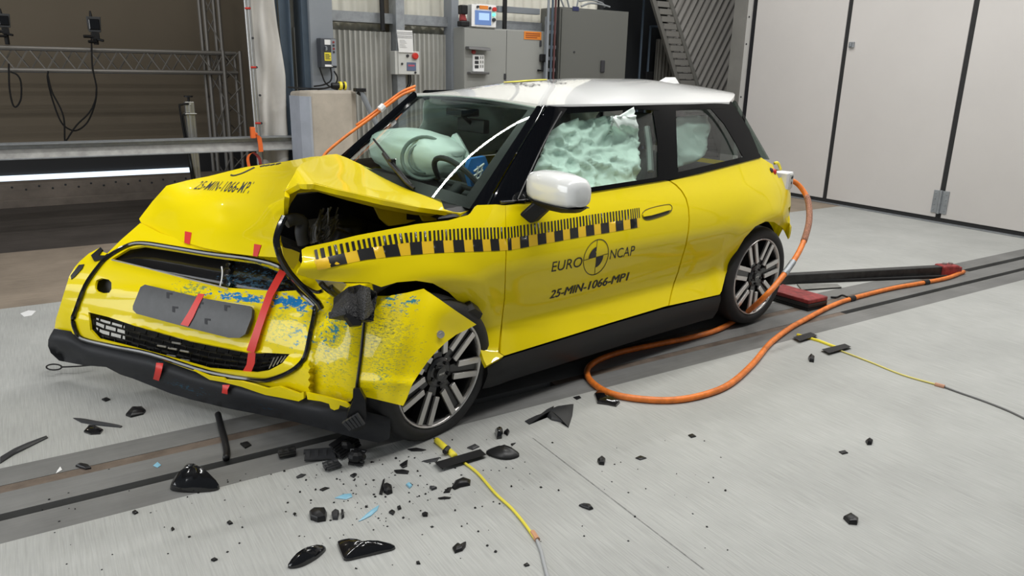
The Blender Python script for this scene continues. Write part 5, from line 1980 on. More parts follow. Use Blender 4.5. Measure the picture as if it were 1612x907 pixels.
th.part('yellow_ring', MB().lathe([(rr_ * .6, 0), (rr_, .004), (rr_, .03), (rr_ * .6, .036)], (c[0] - .025, c[1], zk + rr_), (1, 0, 0), 20), 'yellow_label', smooth=30)
th.part('neck', MB().cyl((c[0] + .01, c[1], zk + rr_), (c[0] + .03, c[1], zk + rr_), rr_ * .8, 16), 'black', smooth=30)
th.part('yellow_ring', MB().lathe([(rr_ * .6, 0), (rr_, .004), (rr_, .02), (rr_ * .6, .024)], (c[0] + .028, c[1], zk + rr_), (1, 0, 0), 20), 'yellow_label', smooth=30)
mb = MB().tube(catmull([(t0 - .02, nk + .3, zk + .02), (t0 + .12, nk + .12, zk + .012), (c[0] - .2, c[1] - .02, zk + .014), (c[0] - .10, c[1], zk + rr_ * .8)], 5), .009, 6)
th.part('cord', mb, 'black', smooth=True)
a, b = at_n(567, 142, nk - .03), at_n(590, 190, nk - .03)
d = (b - a)
b = a + d * (a[2] / -d[2])
th = Thing('prop_strut', (b[0], b[1], 0), 'grey steel prop leaning against the concrete block', 'strut')
th.part('tube', MB().tube([a, b], .028, 10), 'steel_paint', smooth=30)
th.part('head', MB().box(a[0] - .06, a[0] + .05, a[1] - .04, a[1] + .04, a[2] - .015, a[2] + .02).tube([a + np.array([-.03, 0, -.02]), a + d * .16], .02, 8), 'black', bevel=.004)

# ---- small control box with notices above it
nc = NB - .2
t0, t1, z0, z1 = rect_n(626, 80, 660, 118, nc)
tl = at_n(614, 100, nc + .14)[0]
th = Thing('control_box', ((t0 + t1) / 2, nc, z0), 'small off-white control box with red knob and screen', 'control box')
th.part('body', MB().box(tl, t1, nc - .0, nc + .14, z0, z1), 'box_white', bevel=.006)
th.part('door', MB().box(t0, t1 - .004, nc - .016, nc + .0, z0 + .004, z1 - .004), 'box_white', bevel=.003)
W_, H_ = t1 - t0, z1 - z0
cyl = lambda s, r, rad, h: MB().lathe([(rad, 0), (rad, h), (rad * .8, h + .006), (0, h + .006)], (t0 + W_ * s, nc - .016, z0 + H_ * r), (0, -1, 0), 18)
th.part('red_knob', cyl(.76, .80, .036, .03), 'red', smooth=30)
th.part('black_button', cyl(.42, .80, .016, .014), 'ink', smooth=30)
th.part('lock', cyl(.16, .46, .012, .01), 'ink', smooth=30)
th.part('lock', cyl(.78, .10, .012, .01), 'ink', smooth=30)
th.part('screen', MB().box(t0 + W_ * .38, t0 + W_ * .82, nc - .022, nc - .016, z0 + H_ * .17, z0 + H_ * .53), mat('dull_screen', (.12, .15, .24), .3), bevel=.003)
th.part('screen_line', MB().box(t0 + W_ * .44, t0 + W_ * .74, nc - .0235, nc - .022, z0 + H_ * .36, z0 + H_ * .43), mat('pink_text', (.5, .1, .14), .5))
for s in (.6, .7):
    mb = MB().tube(catmull([(t0 + W_ * s, nc + .06, z0), (t0 + W_ * (s - .02), nc + .06, z0 - .1), (t0 + W_ * (s - .25), nc + .07, z0 - .2)], 4), .008, 6)
    th.part('cord', mb, 'black', smooth=True)
t0, t1, z0, z1 = rect_n(624, 47, 649, 80, nc - .02)
th = Thing('notice_sheet', ((t0 + t1) / 2, nc - .02, z0), 'white paper notices fixed above the small control box', 'notice')
th.part('sheet', MB().hexa([(t0 + .02, nc - .03, z0 - .02), (t1 + .01, nc - .03, z0 - .02), (t1 + .01, nc - .026, z0 - .02), (t0 + .02, nc - .026, z0 - .02)], [(t0, nc - .03, z1), (t1, nc - .03, z1), (t1, nc - .026, z1), (t0, nc - .026, z1)]), 'paper')
mb = MB()
for k, r in enumerate((.88, .80, .70, .62)):
    mb.box(t0 + .004, t1 - .002, nc - .033, nc - .0305, z0 + (z1 - z0) * r, z0 + (z1 - z0) * (r + .025))
for k in range(6):
    mb.box(t0 + .03, t0 + (t1 - t0) * (.5 + .07 * (k % 3)), nc - .033, nc - .0305, z0 + (z1 - z0) * (.5 - k * .07), z0 + (z1 - z0) * (.51 - k * .07))
th.part('printed_lines', mb, mat('grey_print', (.28, .28, .29), .7))

# ---- two-door control cabinet with operator panel on top
na = NB - .40
t0, t1, z0, z1 = rect_n(732, 44.5, 855, 125, na)
z1 = at_n(795, 46, na)[2]
tl = at_n(725, 60, na + .25)[0]
tm_ = at_n(796, 80, na)[0]
th = Thing('switch_cabinet', ((t0 + t1) / 2, na, 0), 'wide pale grey two-door switch cabinet against the ribbed wall', 'cabinet')
th.part('body', MB().box(t0 - .02, t1, na + .0, na + .36, 0.05, z1), 'cab', bevel=.006)
for (a, b) in ((t0 - .018, tm_ - .003), (tm_ + .003, t1 - .002)):
    d = th.part('cabinet_door', MB().box(a, b, na - .02, na, .08, z1 - .01), 'cab', bevel=.004)
    lk = at_n(793 if a < t0 else 849, 120 if a < t0 else 68, na)
    th.part('lock', MB().box(lk[0] - .012, lk[0] + .012, na - .034, na - .02, lk[2] - .04, lk[2] + .03), 'ink', parent=d, bevel=.004)
q = rect_n(825, 49, 851.5, 63, na - .02)
s_ = th.part('orange_sign', MB().box(q[0], q[1], na - .026, na - .02, q[2], q[3]), 'orange')
mb = MB()
for k in range(3):
    zz = q[2] + (q[3] - q[2]) * (.75 - .25 * k)
    mb.box(q[0] + .02, q[1] - (.02 if k < 2 else .06), na - .028, na - .026, zz - .006, zz + .006)
th.part('sign_lines', mb, mat('dark_orange_print', (.30, .07, .01), .6), parent=s_)
q = rect_n(744, 86, 761, 113, na - .03)
pn = th.part('keypad', MB().box(q[0], q[1], na - .05, na - .02, q[2], q[3]), 'white', bevel=.004)
mb = MB()
for k in range(3):
    zz = q[2] + (q[3] - q[2]) * (.2 + .26 * k)
    mb.box(q[0] + (q[1] - q[0]) * .12, q[0] + (q[1] - q[0]) * .46, na - .054, na - .05, zz, zz + (q[3] - q[2]) * .18)
th.part('key_rows', mb, 'ink', parent=pn)
mb = MB()
for k in range(3):
    for j in range(2):
        zz = q[2] + (q[3] - q[2]) * (.24 + .26 * k)
        xx = q[0] + (q[1] - q[0]) * (.6 + .2 * j)
        mb.box(xx, xx + .015, na - .054, na - .05, zz, zz + .03)
th.part('key_labels', mb, 'cab', parent=pn)
g = mat('grey_bracket', (.10, .10, .10), .5)
q = rect_n(733, 73, 767, 79, na - .03)
th.part('keypad_hood', MB().hexa([(q[0], na - .12, q[2]), (q[1], na - .12, q[2] - .01), (q[1], na - .02, q[2]), (q[0], na - .02, q[2])], [(q[0], na - .10, q[3]), (q[1], na - .10, q[3] - .01), (q[1], na - .02, q[3]), (q[0], na - .02, q[3])]), g, bevel=.006)
q = rect_n(736, 113, 766, 117, na - .03)
th.part('keypad_shelf', MB().box(q[0], q[1], na - .1, na - .02, q[2], q[3]), g, bevel=.006)
q = rect_n(741, 79, 761, 85, na - .02)
th.part('red_button', MB().lathe([(.022, 0), (.022, .03), (0, .036)], (q[0] + .03, na - .02, (q[2] + q[3]) / 2), (0, -1, 0), 16), 'darkred', smooth=30)
# operator panel
npn = na - .02
t0, t1, z0, z1_ = rect_n(743, 5, 780.5, 42.5, npn)
tl = at_n(736, 20, npn + .2)[0]
zc_ = z1
th = Thing('operator_panel', ((t0 + t1) / 2, npn + .08, zc_), 'off-white operator panel with blue lit screen on top of the wide cabinet', 'control panel')
th.part('housing', MB().box(tl, t1, npn + .0, npn + .22, zc_, z1_), 'box_white', bevel=.008)
W_, H_ = t1 - t0, z1_ - zc_
bx = lambda s0, s1, r0, r1, d: MB().box(t0 + W_ * s0, t0 + W_ * s1, npn - d, npn, zc_ + H_ * r0, zc_ + H_ * r1)
th.part('front_plate', MB().box(t0 - .01, t1 - .004, npn - .012, npn + .0, zc_ + .01, z1_ - .01), 'white', bevel=.004)
sc = th.part('screen', MB().box(t0 + W_ * .10, t0 + W_ * .77, npn - .020, npn - .012, zc_ + H_ * .12, zc_ + H_ * .72), 'screen', bevel=.003)
th.part('screen_image', MB().box(t0 + W_ * .25, t0 + W_ * .68, npn - .0215, npn - .020, zc_ + H_ * .32, zc_ + H_ * .62), 'screen_glow', parent=sc)
th.part('orange_sign', MB().box(t0 + W_ * .28, t0 + W_ * .64, npn - .017, npn - .012, zc_ + H_ * .78, zc_ + H_ * .93), 'orange')
kn = lambda s, r, rad, h: MB().lathe([(rad, 0), (rad, h), (0, h + .004)], (t0 + W_ * s, npn - .012, zc_ + H_ * r), (0, -1, 0), 16)
th.part('button', kn(.20, .86, .014, .02), 'ink', smooth=30)
th.part('button', kn(.71, .84, .014, .02), 'ink', smooth=30)
th.part('red_button', kn(.88, .80, .024, .03), 'red', smooth=30)
th.part('green_lamp', kn(.87, .58, .018, .02), 'green_lamp', smooth=30)
th.part('selector', kn(.87, .36, .02, .025), 'ink', smooth=30)
# fire extinguisher-like red handset hanging left of the panel
q = rect_n(723, 12, 733, 42, npn + .05)
th = Thing('hand_pendant', ((q[0] + q[1]) / 2, npn + .05, q[2]), 'black and red hand pendant hooked left of the operator panel', 'remote control')
xm = (q[0] + q[1]) / 2
th.part('head', MB().box(xm - .035, xm + .045, npn + .0, npn + .1, q[3] - .07, q[3] + .03), 'black', bevel=.012)
th.part('grip', MB().hexa([(xm - .03, npn + .02, q[2] + .06), (xm + .045, npn + .02, q[2] + .06), (xm + .045, npn + .08, q[2] + .06), (xm - .03, npn + .08, q[2] + .06)], [(xm - .025, npn + .02, q[3] - .06), (xm + .02, npn + .02, q[3] - .06), (xm + .02, npn + .08, q[3] - .06), (xm - .025, npn + .08, q[3] - .06)]), 'darkred', bevel=.008)
th.part('foot', MB().box(xm - .045, xm + .07, npn + .0, npn + .1, q[2], q[2] + .06), 'black', bevel=.012)
# black hose down the wall
a, b = at_n(598.5, -90, NB - .12), at_n(602, 48, NB - .12)
solo('drop_hose', MB().tube([(a[0] * .5 + b[0] * .5, a[1], 5.4), (b[0], b[1], b[2] + .3), (b[0] + .005, b[1], b[2])], .026, 10), 'black', 'black hose hanging down in front of the pale ribbed wall', 'hose', smooth=30)
# conduits between the two cabinets
for (u, r, m) in ((862, .016, 'steel_paint'), (868.5, .014, 'steel_blue'), (873, .013, mat('maroon_pipe', (.09, .03, .03), .5)), (877.4, .013, 'black')):
    p = at_n(u, 60, NB - .52)
    solo('riser_pipe', MB().cyl((p[0], p[1], .0), (p[0], p[1], 5.3), r, 10), m, {862: 'grey riser pipe, first one right of the wide cabinet', 868.5: 'slim dark blue riser pipe right of the wide cabinet', 873: 'dull red riser pipe left of the tall cabinet', 877.4: 'black riser pipe touching the tall cabinet'}[u], 'pipe', 'riser pipes between the cabinets', smooth=30)
p0, p1 = at_n(783, 12, NB - .1), at_n(848, 17, NB - .1)
mb = MB().box(p0[0], p1[0], NB - .13, NB - .06, p0[2] - .05, p0[2] + .02)
solo('cable_tray', mb, 'steel_paint', 'grey cable tray running between operator panel and pipes', 'cable tray', bevel=.004)
p0, p1 = at_n(794.5, -40, NB - .18), at_n(795.5, 44, NB - .18)
solo('drop_post', MB().box(p1[0] - .02, p1[0] + .02, p1[1], p1[1] + .04, z1, 5.3), 'black', 'thin black post rising behind the wide cabinet', 'post')
for (v, du) in ((36, 0), (50, 1), (74, 0), (92, 0), (110, 0)):
    a, b = at_n(850, v, NB - .09), at_n(876, v + 1, NB - .09)
mb = MB()
for v in (36, 50, 74, 92, 110):
    a, b = at_n(857.5, v, NB - .44), at_n(874, v + 1, NB - .44)
    mb.box(a[0], b[0], a[1] - .02, a[1], a[2] - .02, a[2] + .02)
a, b = at_n(859, 40, NB - .44), at_n(859, 124, NB - .44)
solo('pipe_bracket_rack', mb.box(a[0] - .012, a[0] + .012, a[1] - .02, a[1], .0, a[2] + .1), 'steel_paint', 'grey bracket rungs holding the riser pipes', 'bracket')
c = at_n(854.5, 92, na - .06)
th = Thing('crank_handle', (c[0], c[1], c[2] - .2), 'black crank handle at the wide cabinet right edge', 'handle')
th.part('mount', MB().box(c[0] - .03, c[0] + .05, na - .075, na - .022, c[2] - .04, c[2] + .05), 'black', bevel=.01)
g_ = at_n(846, 111, na - .04)
th.part('lever', MB().tube([(c[0] + .02, na - .03, c[2]), (c[0] + .01, na - .04, g_[2]), (g_[0], na - .05, g_[2])], .014, 8), 'black')

# ---- tall grey cabinet with cables on its top
nd = NB - .45
t0, t1, z0, z1 = rect_n(882, 12, 992, 126, nd)
z1 = at_n(935, 14.5, nd)[2]
t1 = at_n(987.5, 60, nd)[0]
th = Thing('tall_cabinet', ((t0 + t1) / 2, nd, 0), 'tall dark grey steel cabinet with black grip right of the pipes', 'cabinet')
th.part('body', MB().box(t0, t1, nd, nd + .42, 0, z1), 'cab_dark', bevel=.006)
dr = th.part('cabinet_door', MB().box(t0 + .02, t1 - .02, nd - .018, nd, .08, z1 - .02), 'cab_dark', bevel=.004)
q = rect_n(944, 95, 948.5, 114, nd)
th.part('grip', MB().box(q[0], q[1], nd - .045, nd - .018, q[2], q[3]), 'ink', parent=dr, bevel=.008)
q = at_n(902.5, 82, nd)
th.part('keyhole', MB().cyl((q[0], nd - .026, q[2]), (q[0], nd - .018, q[2]), .012, 10), 'ink', parent=dr)
q = rect_n(901.5, 10, 911, 17.5, nd - .02)
th.part('navy_sticker', MB().box(q[0], q[1], nd - .024, nd - .018, q[2], q[3]), 'navy')
for k, pts in enumerate(([(888, 12), (885, 4), (880, -8)], [(896, 12), (893, 0), (890, -10)], [(915, 10), (930, 5), (950, 8), (960, 11)], [(912, 2), (930, 0), (948, 5), (952, 11)], [(908, 11), (910, 0), (912, -10)])):
    mb = MB().tube(catmull([at_n(u, v, nd + .06 + .07 * k) for u, v in pts], 4), .012, 6)
    solo('conduit', mb, 'galv', ['thin conduit rising at the tall cabinet left top corner', 'thin conduit second from the left on the tall cabinet', 'grey conduit bending low across the tall cabinet top', 'grey conduit arching higher across the tall cabinet top', 'thin conduit rising behind the navy sticker'][k], 'conduit', 'conduits on the tall cabinet', smooth=30)

# ---- stair flight seen from the side and its diagonal ribbed cheek wall
ns = NB + .18
def along(u, v): return at_n(u, v, ns)
a0, a1 = along(1024.6, 0), along(1064.6, 134.7)
b0, b1 = along(1050, 0), along(1094.6, 135.6)
a0, a1, b0, b1 = [np.array([q[0], ns, q[2]]) for q in (a0, a1, b0, b1)]
def ext(p, q, z):
    d = (q - p) / (q[2] - p[2])
    return p + d * (z - p[2])
th = Thing('metal_staircase', (ext(a0, a1, 0)[0], ns, 0), 'steep grey metal staircase left of the diagonal ribbed wall', 'staircase')
for (p, q) in ((a0, a1), (b0, b1)):
    P0, P1 = ext(p, q, 3.6), ext(p, q, 0.0)
    mb = MB().hexa([P1 + np.array([-.02, -.05, 0]), P1 + np.array([.05, -.05, 0]), P1 + np.array([.05, 0, 0]), P1 + np.array([-.02, 0, 0])],
                   [P0 + np.array([-.02, -.05, 0]), P0 + np.array([.05, -.05, 0]), P0 + np.array([.05, 0, 0]), P0 + np.array([-.02, 0, 0])])
    th.part('stringer', mb, mat('stair_grey', (.17, .165, .15), .5))
z = 0.10
while z < 3.5:
    A, B = ext(a0, a1, z), ext(b0, b1, z)
    mb = MB().hexa([A + np.array([.05, -.03, 0]), B + np.array([.0, -.03, 0]), B + np.array([0, .06, 0.0]), A + np.array([.05, .06, .0])], [A + np.array([.05, -.045, .072]), B + np.array([.0, -.045, .072]), B + np.array([0, .06, .085]), A + np.array([.05, .06, .085])])
    th.part('tread', mb, mat('tread_grey', (.27, .26, .24), .5) if z < .2 else M['_tread'])
    M['_tread'] = bpy.data.materials['tread_grey']
    z += .098
# ribbed wall: ribs climb to the right
mb = MB()
nr = NB + .45
A, B = at_n(1030, 100, nr)[0], TD - .0
za = 0.0
vs, fs = [], []
NR = 420
dirv = np.array([.50, .866])       # along ribs (t, z)
prp = np.array([.866, -.50])
for i in range(NR + 1):
    s = -4.2 + 8.4 * i / NR
    off = .022 * math.sin(2 * math.pi * s / .115)
    for q in (-4.5, 6.5):
        p = np.array([8.9, 1.2]) + prp * s + dirv * q
        vs.append((p[0], nr - off, p[1]))
for i in range(NR):
    fs.append((2 * i, 2 * i + 2, 2 * i + 3, 2 * i + 1))
mb.add(vs, fs)
def clip(mb, t0, t1, z0, z1):
    me = bpy.data.meshes.new('c'); me.from_pydata(mb.v, [], mb.f)
    bm = bmesh.new(); bm.from_mesh(me)
    for co, no in (((t0, 0, 0), (-1, 0, 0)), ((t1, 0, 0), (1, 0, 0)), ((0, 0, z0), (0, 0, -1)), ((0, 0, z1), (0, 0, 1)), (tuple(b1), tuple(np.array([(b1 - b0)[2], 0, -(b1 - b0)[0]]) / np.linalg.norm(b1 - b0)))):
        bmesh.ops.bisect_plane(bm, geom=bm.verts[:] + bm.edges[:] + bm.faces[:], plane_co=co, plane_no=no, clear_outer=True)
    out = MB(); bm.verts.index_update()
    out.add([tuple(v.co) for v in bm.verts], [tuple(v.index for v in f.verts) for f in bm.faces])
    bm.free(); bpy.data.meshes.remove(me)
    return out
mb = clip(mb, at_n(1048, 60, nr)[0], 10.85, 0, 5.4)
struct('wall_ribbed', mb, mat('brown_grey_cladding', (.27, .255, .235), .5, noise=(2, .08)), smooth=True)
# dark gate frame in the recess, and a strip of cladding by the stair
mb = MB()
t0 = at_n(1034, 100, NB + .7)[0]; t1 = at_n(1062, 100, NB + .7)[0]
c2_ = corrugated(t0, t1, NB + .7, 0, at_n(1045, 62, NB + .7)[2], .07, .02)
struct('wall_recess_strip', c2_, 'clad_dark', smooth=True)
th = Thing('gate_frame', at_n(1015, 100, NB + .6) * np.array([1, 1, 0]), 'dark metal gate frame in the recess beside the staircase', 'gate')
for (u, v0) in ((1010, -60), (1023, 42)):
    p = at_n(u, 60, NB + .6)
    th.part('upright', MB().cyl((p[0], p[1], 0), (p[0], p[1], at_n(u, v0, NB + .6)[2]), .018, 8), 'steel_blue', smooth=30)
p, q = at_n(1023, 42, NB + .6), at_n(1036, 42, NB + .6)
th.part('top_bar', MB().cyl(p, q, .018, 8), 'steel_blue', smooth=30)
p = at_n(1020, 116, NB + .58)
th.part('latch_box', MB().box(p[0] - .06, p[0] + .08, p[1] - .03, p[1] + .03, p[2] - .10, p[2] + .03), 'black_satin', bevel=.01)
# orange hose running up along the far front pillar, taped half way

# ================================================================== THINGS IN THE FOREGROUND
def worldtube(name, pts, r, m, label, cat, group=None, per=6, seg=10):
    mb = MB().tube(catmull(pts, per), r, seg)
    return solo(name, mb, m, label, cat, group, smooth='all', rot=0)
def g3(u, v, z=0.0):
    d = wray(u, v)
    return CPOS + d * ((z - CAMH) / d[2])
def cw(u, v, ax, val):
    return c2w(on(u, v, ax, val))

# orange cable taped along the far front pillar
pts = [cw(u, v, 'y', .70) for u, v in ((508, 248), (517, 237), (540, 218), (560, 203), (585, 185), (610, 166), (632, 150), (653, 141))]
th = Thing('taped_cable', w2c(pts[0]) * 0 + np.array([0, 0, 0]), 'orange cable taped up along the far windscreen pillar of the car', 'cable', rot=0)
th.part('sheath', MB().tube(catmull(pts, 5), .009, 8), 'orange_cable', smooth='all')
th.part('sheath', MB().tube(catmull([p + np.array([.0, .02, .02]) for p in pts[3:]], 5), .008, 8), 'orange_cable', smooth='all')
p = cw(598, 173, 'y', .69)
q = cw(604, 167, 'y', .69)
th.part('white_tape', MB().tube([p, q], .022, 8), 'white', smooth=30)

# white connector box on the rear corner, with small plugs
bc = on(1231, 284, 'y', -.72)
th = Thing('connector_box', c2w(bc) - np.array([0, 0, .06]), 'white connector box fixed on the car rear corner above the wheel', 'connector', rot=0)
ex, ey, ez = CM[:, 0], CM[:, 1], CM[:, 2]
B = c2w(bc)
def obox(c, ax, a, b, d_):
    c = np.array(c)
    u_, v_, w_ = ax
    lo = [c - u_ * a - v_ * b - w_ * d_, c + u_ * a - v_ * b - w_ * d_, c + u_ * a + v_ * b - w_ * d_, c - u_ * a + v_ * b - w_ * d_]
    return MB().hexa(lo, [p + 2 * d_ * w_ for p in lo])
AX = (ex * .96 + ey * .2, ey * .96 - ex * .2, ez)
th.part('housing', obox(B, AX, .06, .05, .055), 'white', bevel=.006)
th.part('face_plate', obox(B - AX[1] * .052 + AX[0] * .022, AX, .03, .004, .045), 'box_white', bevel=.003)
for (dx, dz) in ((.012, .022), (.030, .024), (.020, -.012)):
    th.part('socket_hole', obox(B - AX[1] * .0565 + AX[0] * dx + ez * dz, AX, .006, .002, .008), 'ink')
p = cw(1217, 271, 'y', -.74)
th.part('red_plug', MB().ball(p, .022), 'red', smooth='all')
p = cw(1212, 269, 'y', -.74)
th.part('black_plug', MB().ball(p, .02), 'ink', smooth='all')
p, q = cw(1219, 257, 'y', -.66), cw(1229, 267, 'y', -.68)
th.part('ground_lead', MB().tube(catmull([p, (p + q) / 2 + np.array([0, 0, .02]), q], 4), .010, 6), 'yellow_label', smooth='all')
p, q = cw(1218, 274, 'y', -.745), cw(1222, 295, 'y', -.735)
th.part('bracket', MB().tube([p, (p + q) / 2, q], .006, 6), 'ink')

# thick orange charging cable: from the box, down past the rear wheel, looped on the floor, off along the track
air = [B + AX[0] * .06, cw(1250, 286, 'y', -.74), cw(1262, 297, 'y', -.78), cw(1272, 316, 'y', -.84), cw(1274, 345, 'y', -.92), cw(1268, 372, 'y', -.98), cw(1258, 396, 'y', -1.02), cw(1243, 420, 'y', -1.05), cw(1225, 444, 'y', -1.07), cw(1203, 468, 'y', -1.06)]
flo = [g3(1170, 496, .05), g3(1130, 519, .02), g3(1085, 532, .016), g3(1030, 543, .016), g3(975, 555, .016), g3(938, 569, .016), g3(924, 584, .016), g3(932, 602, .016), g3(960, 619, .016), g3(1005, 628, .016), g3(1060, 630, .016), g3(1110, 621, .016), g3(1150, 604, .016),
       g3(1185, 573, .016), g3(1212, 541, .016), g3(1243, 517, .016), g3(1265, 504.5, .016), g3(1290, 491, .016), g3(1313, 480, .016), g3(1340, 470.5, .016), g3(1400, 455, .016), g3(1450, 446, .016), g3(1490, 438, .016), g3(1517, 428, .016)]
th = Thing('charging_cable', g3(1060, 630, 0), 'thick orange cable looping from car rear onto the floor and along track', 'cable', rot=0)
path = catmull(air + flo, 6)
th.part('sheath', MB().tube(path, .0165, 12), 'orange_cable', smooth='all')
na_ = 6
br = bpy.data.materials.new('copper_braid')
M['braid'] = mat('copper_braid', (.42, .20, .13), .45, .3, noise=(160, .6), bump=(220, 1.0))
th.part('braided_sleeve', MB().tube(path[na_ * 3 - 2:na_ * 5 + 3], .0195, 12), 'braid', smooth='all')
th.part('metal_sleeve', MB().tube(path[int(na_ * 6.7):int(na_ * 7.8)], .0195, 12), 'galv', smooth=30)
for (u, v) in ((1335, 471), (1458, 445)):
    p = g3(u, v, .016)
    i = int(np.argmin([np.linalg.norm(q - p) for q in path]))
    th.part('velcro_tie', MB().tube([path[i - 1] * .5 + path[i] * .5, path[i], path[i + 1] * .5 + path[i] * .5], .021, 10), 'black', smooth=30)
p = g3(1326, 469, .02)
th.part('velcro_tail', MB().tube(catmull([g3(1334, 468, .035), g3(1326, 465, .03), g3(1318, 468, .01), g3(1308, 468, .008)], 4), .007, 6), 'black')

# long dark tow bar with a worn red end, and a red-topped ramp block behind the wheel
a, b = g3(1190, 441, .04), g3(1482, 425, .04)
th = Thing('tow_bar', b * np.array([1, 1, 0]), 'long dark steel bar with worn red end piece lying across the track', 'bar', rot=0)
d = (b - a) / np.linalg.norm(b - a)
sd_ = np.cross(d, [0, 0, 1.0])
up_ = np.array([0, 0, 1.0])
def beamx(a, b, w, h):
    q = [a - sd_ * w - up_ * h, a + sd_ * w - up_ * h, a + sd_ * w + up_ * h, a - sd_ * w + up_ * h]
    return MB().hexa(q, [p + (b - a) for p in q])
th.part('bar', beamx(a, b, .035, .036), mat('dark_worn_steel', (.035, .036, .036), .45, .3, noise=(14, .4)), bevel=.006)
th.part('red_end', beamx(b - d * .03, b + d * .13, .055, .044), 'darkred', bevel=.014)
th.part('end_cap', beamx(b + d * .12, b + d * .16, .05, .03), 'darkred', bevel=.01)
th.part('side_rail', MB().tube([g3(1190, 447, .012), g3(1490, 435, .012)], .012, 8), 'black')
for k in (.03, .09):
    th.part('bolt', MB().cyl(b + d * k + up_ * .044 - sd_ * .01, b + d * k + up_ * .056 - sd_ * .01, .018, 10), 'alu')
# ramp block
zt_ = .08
f0, f1 = g3(1274, 473, zt_), g3(1304, 466.5, zt_)
r0, r1 = g3(1218, 457, zt_), g3(1231, 446.5, zt_)
th = Thing('wheel_block', (f0 + r0) / 2 * np.array([1, 1, 0]), 'low black block with worn red top lying behind the rear wheel', 'block', rot=0)
dn = np.array([0, 0, -.03])
dn2 = np.array([0, 0, -zt_ + .02])
th.part('red_top', MB().hexa([p + dn for p in (f0, f1, r1, r0)], [f0, f1, r1, r0]), 'darkred', bevel=.008)
th.part('body', MB().hexa([p + dn2 for p in (f0, f1, r1, r0)], [p + dn for p in (f0, f1, r1, r0)]), mat('block_black', (.02, .018, .018), .5), bevel=.006)
th.part('base_plate', MB().hexa([np.array([p[0], p[1], 0.001]) for p in (f0, f1, r1, r0)], [np.array([p[0], p[1], .02]) for p in (f0, f1, r1, r0)]), 'black_satin')
# black pads behind it
mb = MB().hexa([g3(u, v, .001) for u, v in ((1255, 447), (1318, 447), (1325, 452), (1262, 456))], [g3(u, v, .012) for u, v in ((1255, 447), (1318, 447), (1325, 452), (1262, 456))])
solo('floor_plate', mb, mat('floor_plate_grey', (.20, .20, .19), .6, noise=(8, .2)), 'flat grey cover plate on the floor under the tow bar', 'plate', rot=0)


# ---- taped sensor wires
def flat(name, quads, m, z0=.001, z1=.004):
    mb = MB()
    for q in quads:
        mb.hexa([g3(u, v, z0) for u, v in q], [g3(u, v, z1) for u, v in q])
    return mb
th = Thing('sensor_wire', g3(1400, 580), 'thin yellow sensor wire taped down at right, ending in a grey lead', 'wire', rot=0)
th.part('yellow_sleeve', MB().tube([g3(1255, 527, .006), g3(1290, 537, .006), g3(1322, 549, .006)], .0095, 8), 'yellow_label', smooth='all')
th.part('yellow_wire', MB().tube(catmull([g3(1320, 551, .006), g3(1370, 570, .005), g3(1420, 590, .005), g3(1476, 606, .006)], 5), .005, 8), mat('pale_yellow_wire', (.62, .55, .16), .5), smooth='all')
th.part('joint', MB().tube([g3(1472, 605, .007), g3(1487, 609, .007)], .011, 8), mat('copper_joint', (.45, .23, .14), .5), smooth=30)
th.part('grey_lead', MB().tube(catmull([g3(1486, 609, .006), g3(1510, 618, .005), g3(1550, 632, .005), g3(1590, 648, .005), g3(1630, 668, .005)], 5), .005, 8), mat('grey_lead', (.12, .12, .12), .5), smooth='all')
for q, l in (([(1248, 531), (1276, 523), (1287, 528), (1259, 537)], 'short strip of black tape nearer the track, over the right yellow sleeve'), ([(1293, 550), (1330, 541), (1340, 546), (1305, 556)], 'strip of black tape over the end of the right yellow sleeve')):
    solo('tape_strip', flat('t', [q], 'black', .010, .016), 'black', l, 'tape', 'black tape strips on the floor', rot=0)
th = Thing('sensor_wire', g3(780, 760), 'yellow sensor wire taped down beside the crushed front wheel', 'wire', rot=0)
th.part('yellow_sleeve', MB().tube(catmull([g3(687, 693, .010), g3(700, 704, .010), g3(716, 718, .010)], 4), .013, 8), 'yellow_label', smooth='all')
th.part('black_clip', MB().tube([g3(700, 712, .018), g3(706, 705, .022)], .012, 6), 'black')
th.part('yellow_wire', MB().tube(catmull([g3(730, 728, .006), g3(752, 745, .006), g3(780, 777, .006), g3(805, 800, .006), g3(826, 825, .006), g3(842, 848, .006)], 5), .0055, 8), mat('bright_yellow_wire', (.70, .60, .06), .5), smooth='all')
th.part('joint', MB().tube([g3(838, 838, .007), g3(846, 850, .007)], .010, 8), mat('copper_joint2', (.52, .27, .15), .5), smooth=30)
th.part('grey_lead', MB().tube(catmull([g3(845, 850, .006), g3(852, 868, .006), g3(856, 885, .006), g3(863, 912, .006), g3(868, 940, .006)], 5), .006, 8), mat('pale_grey_lead', (.35, .36, .37), .5), smooth='all')
solo('tape_strip', flat('t', [[(684, 728), (756, 707), (766, 716), (694, 738)]], 'black', .011, .017), 'black', 'long black tape strip over the wire beside the crushed front wheel', 'tape', 'black tape strips on the floor', rot=0)

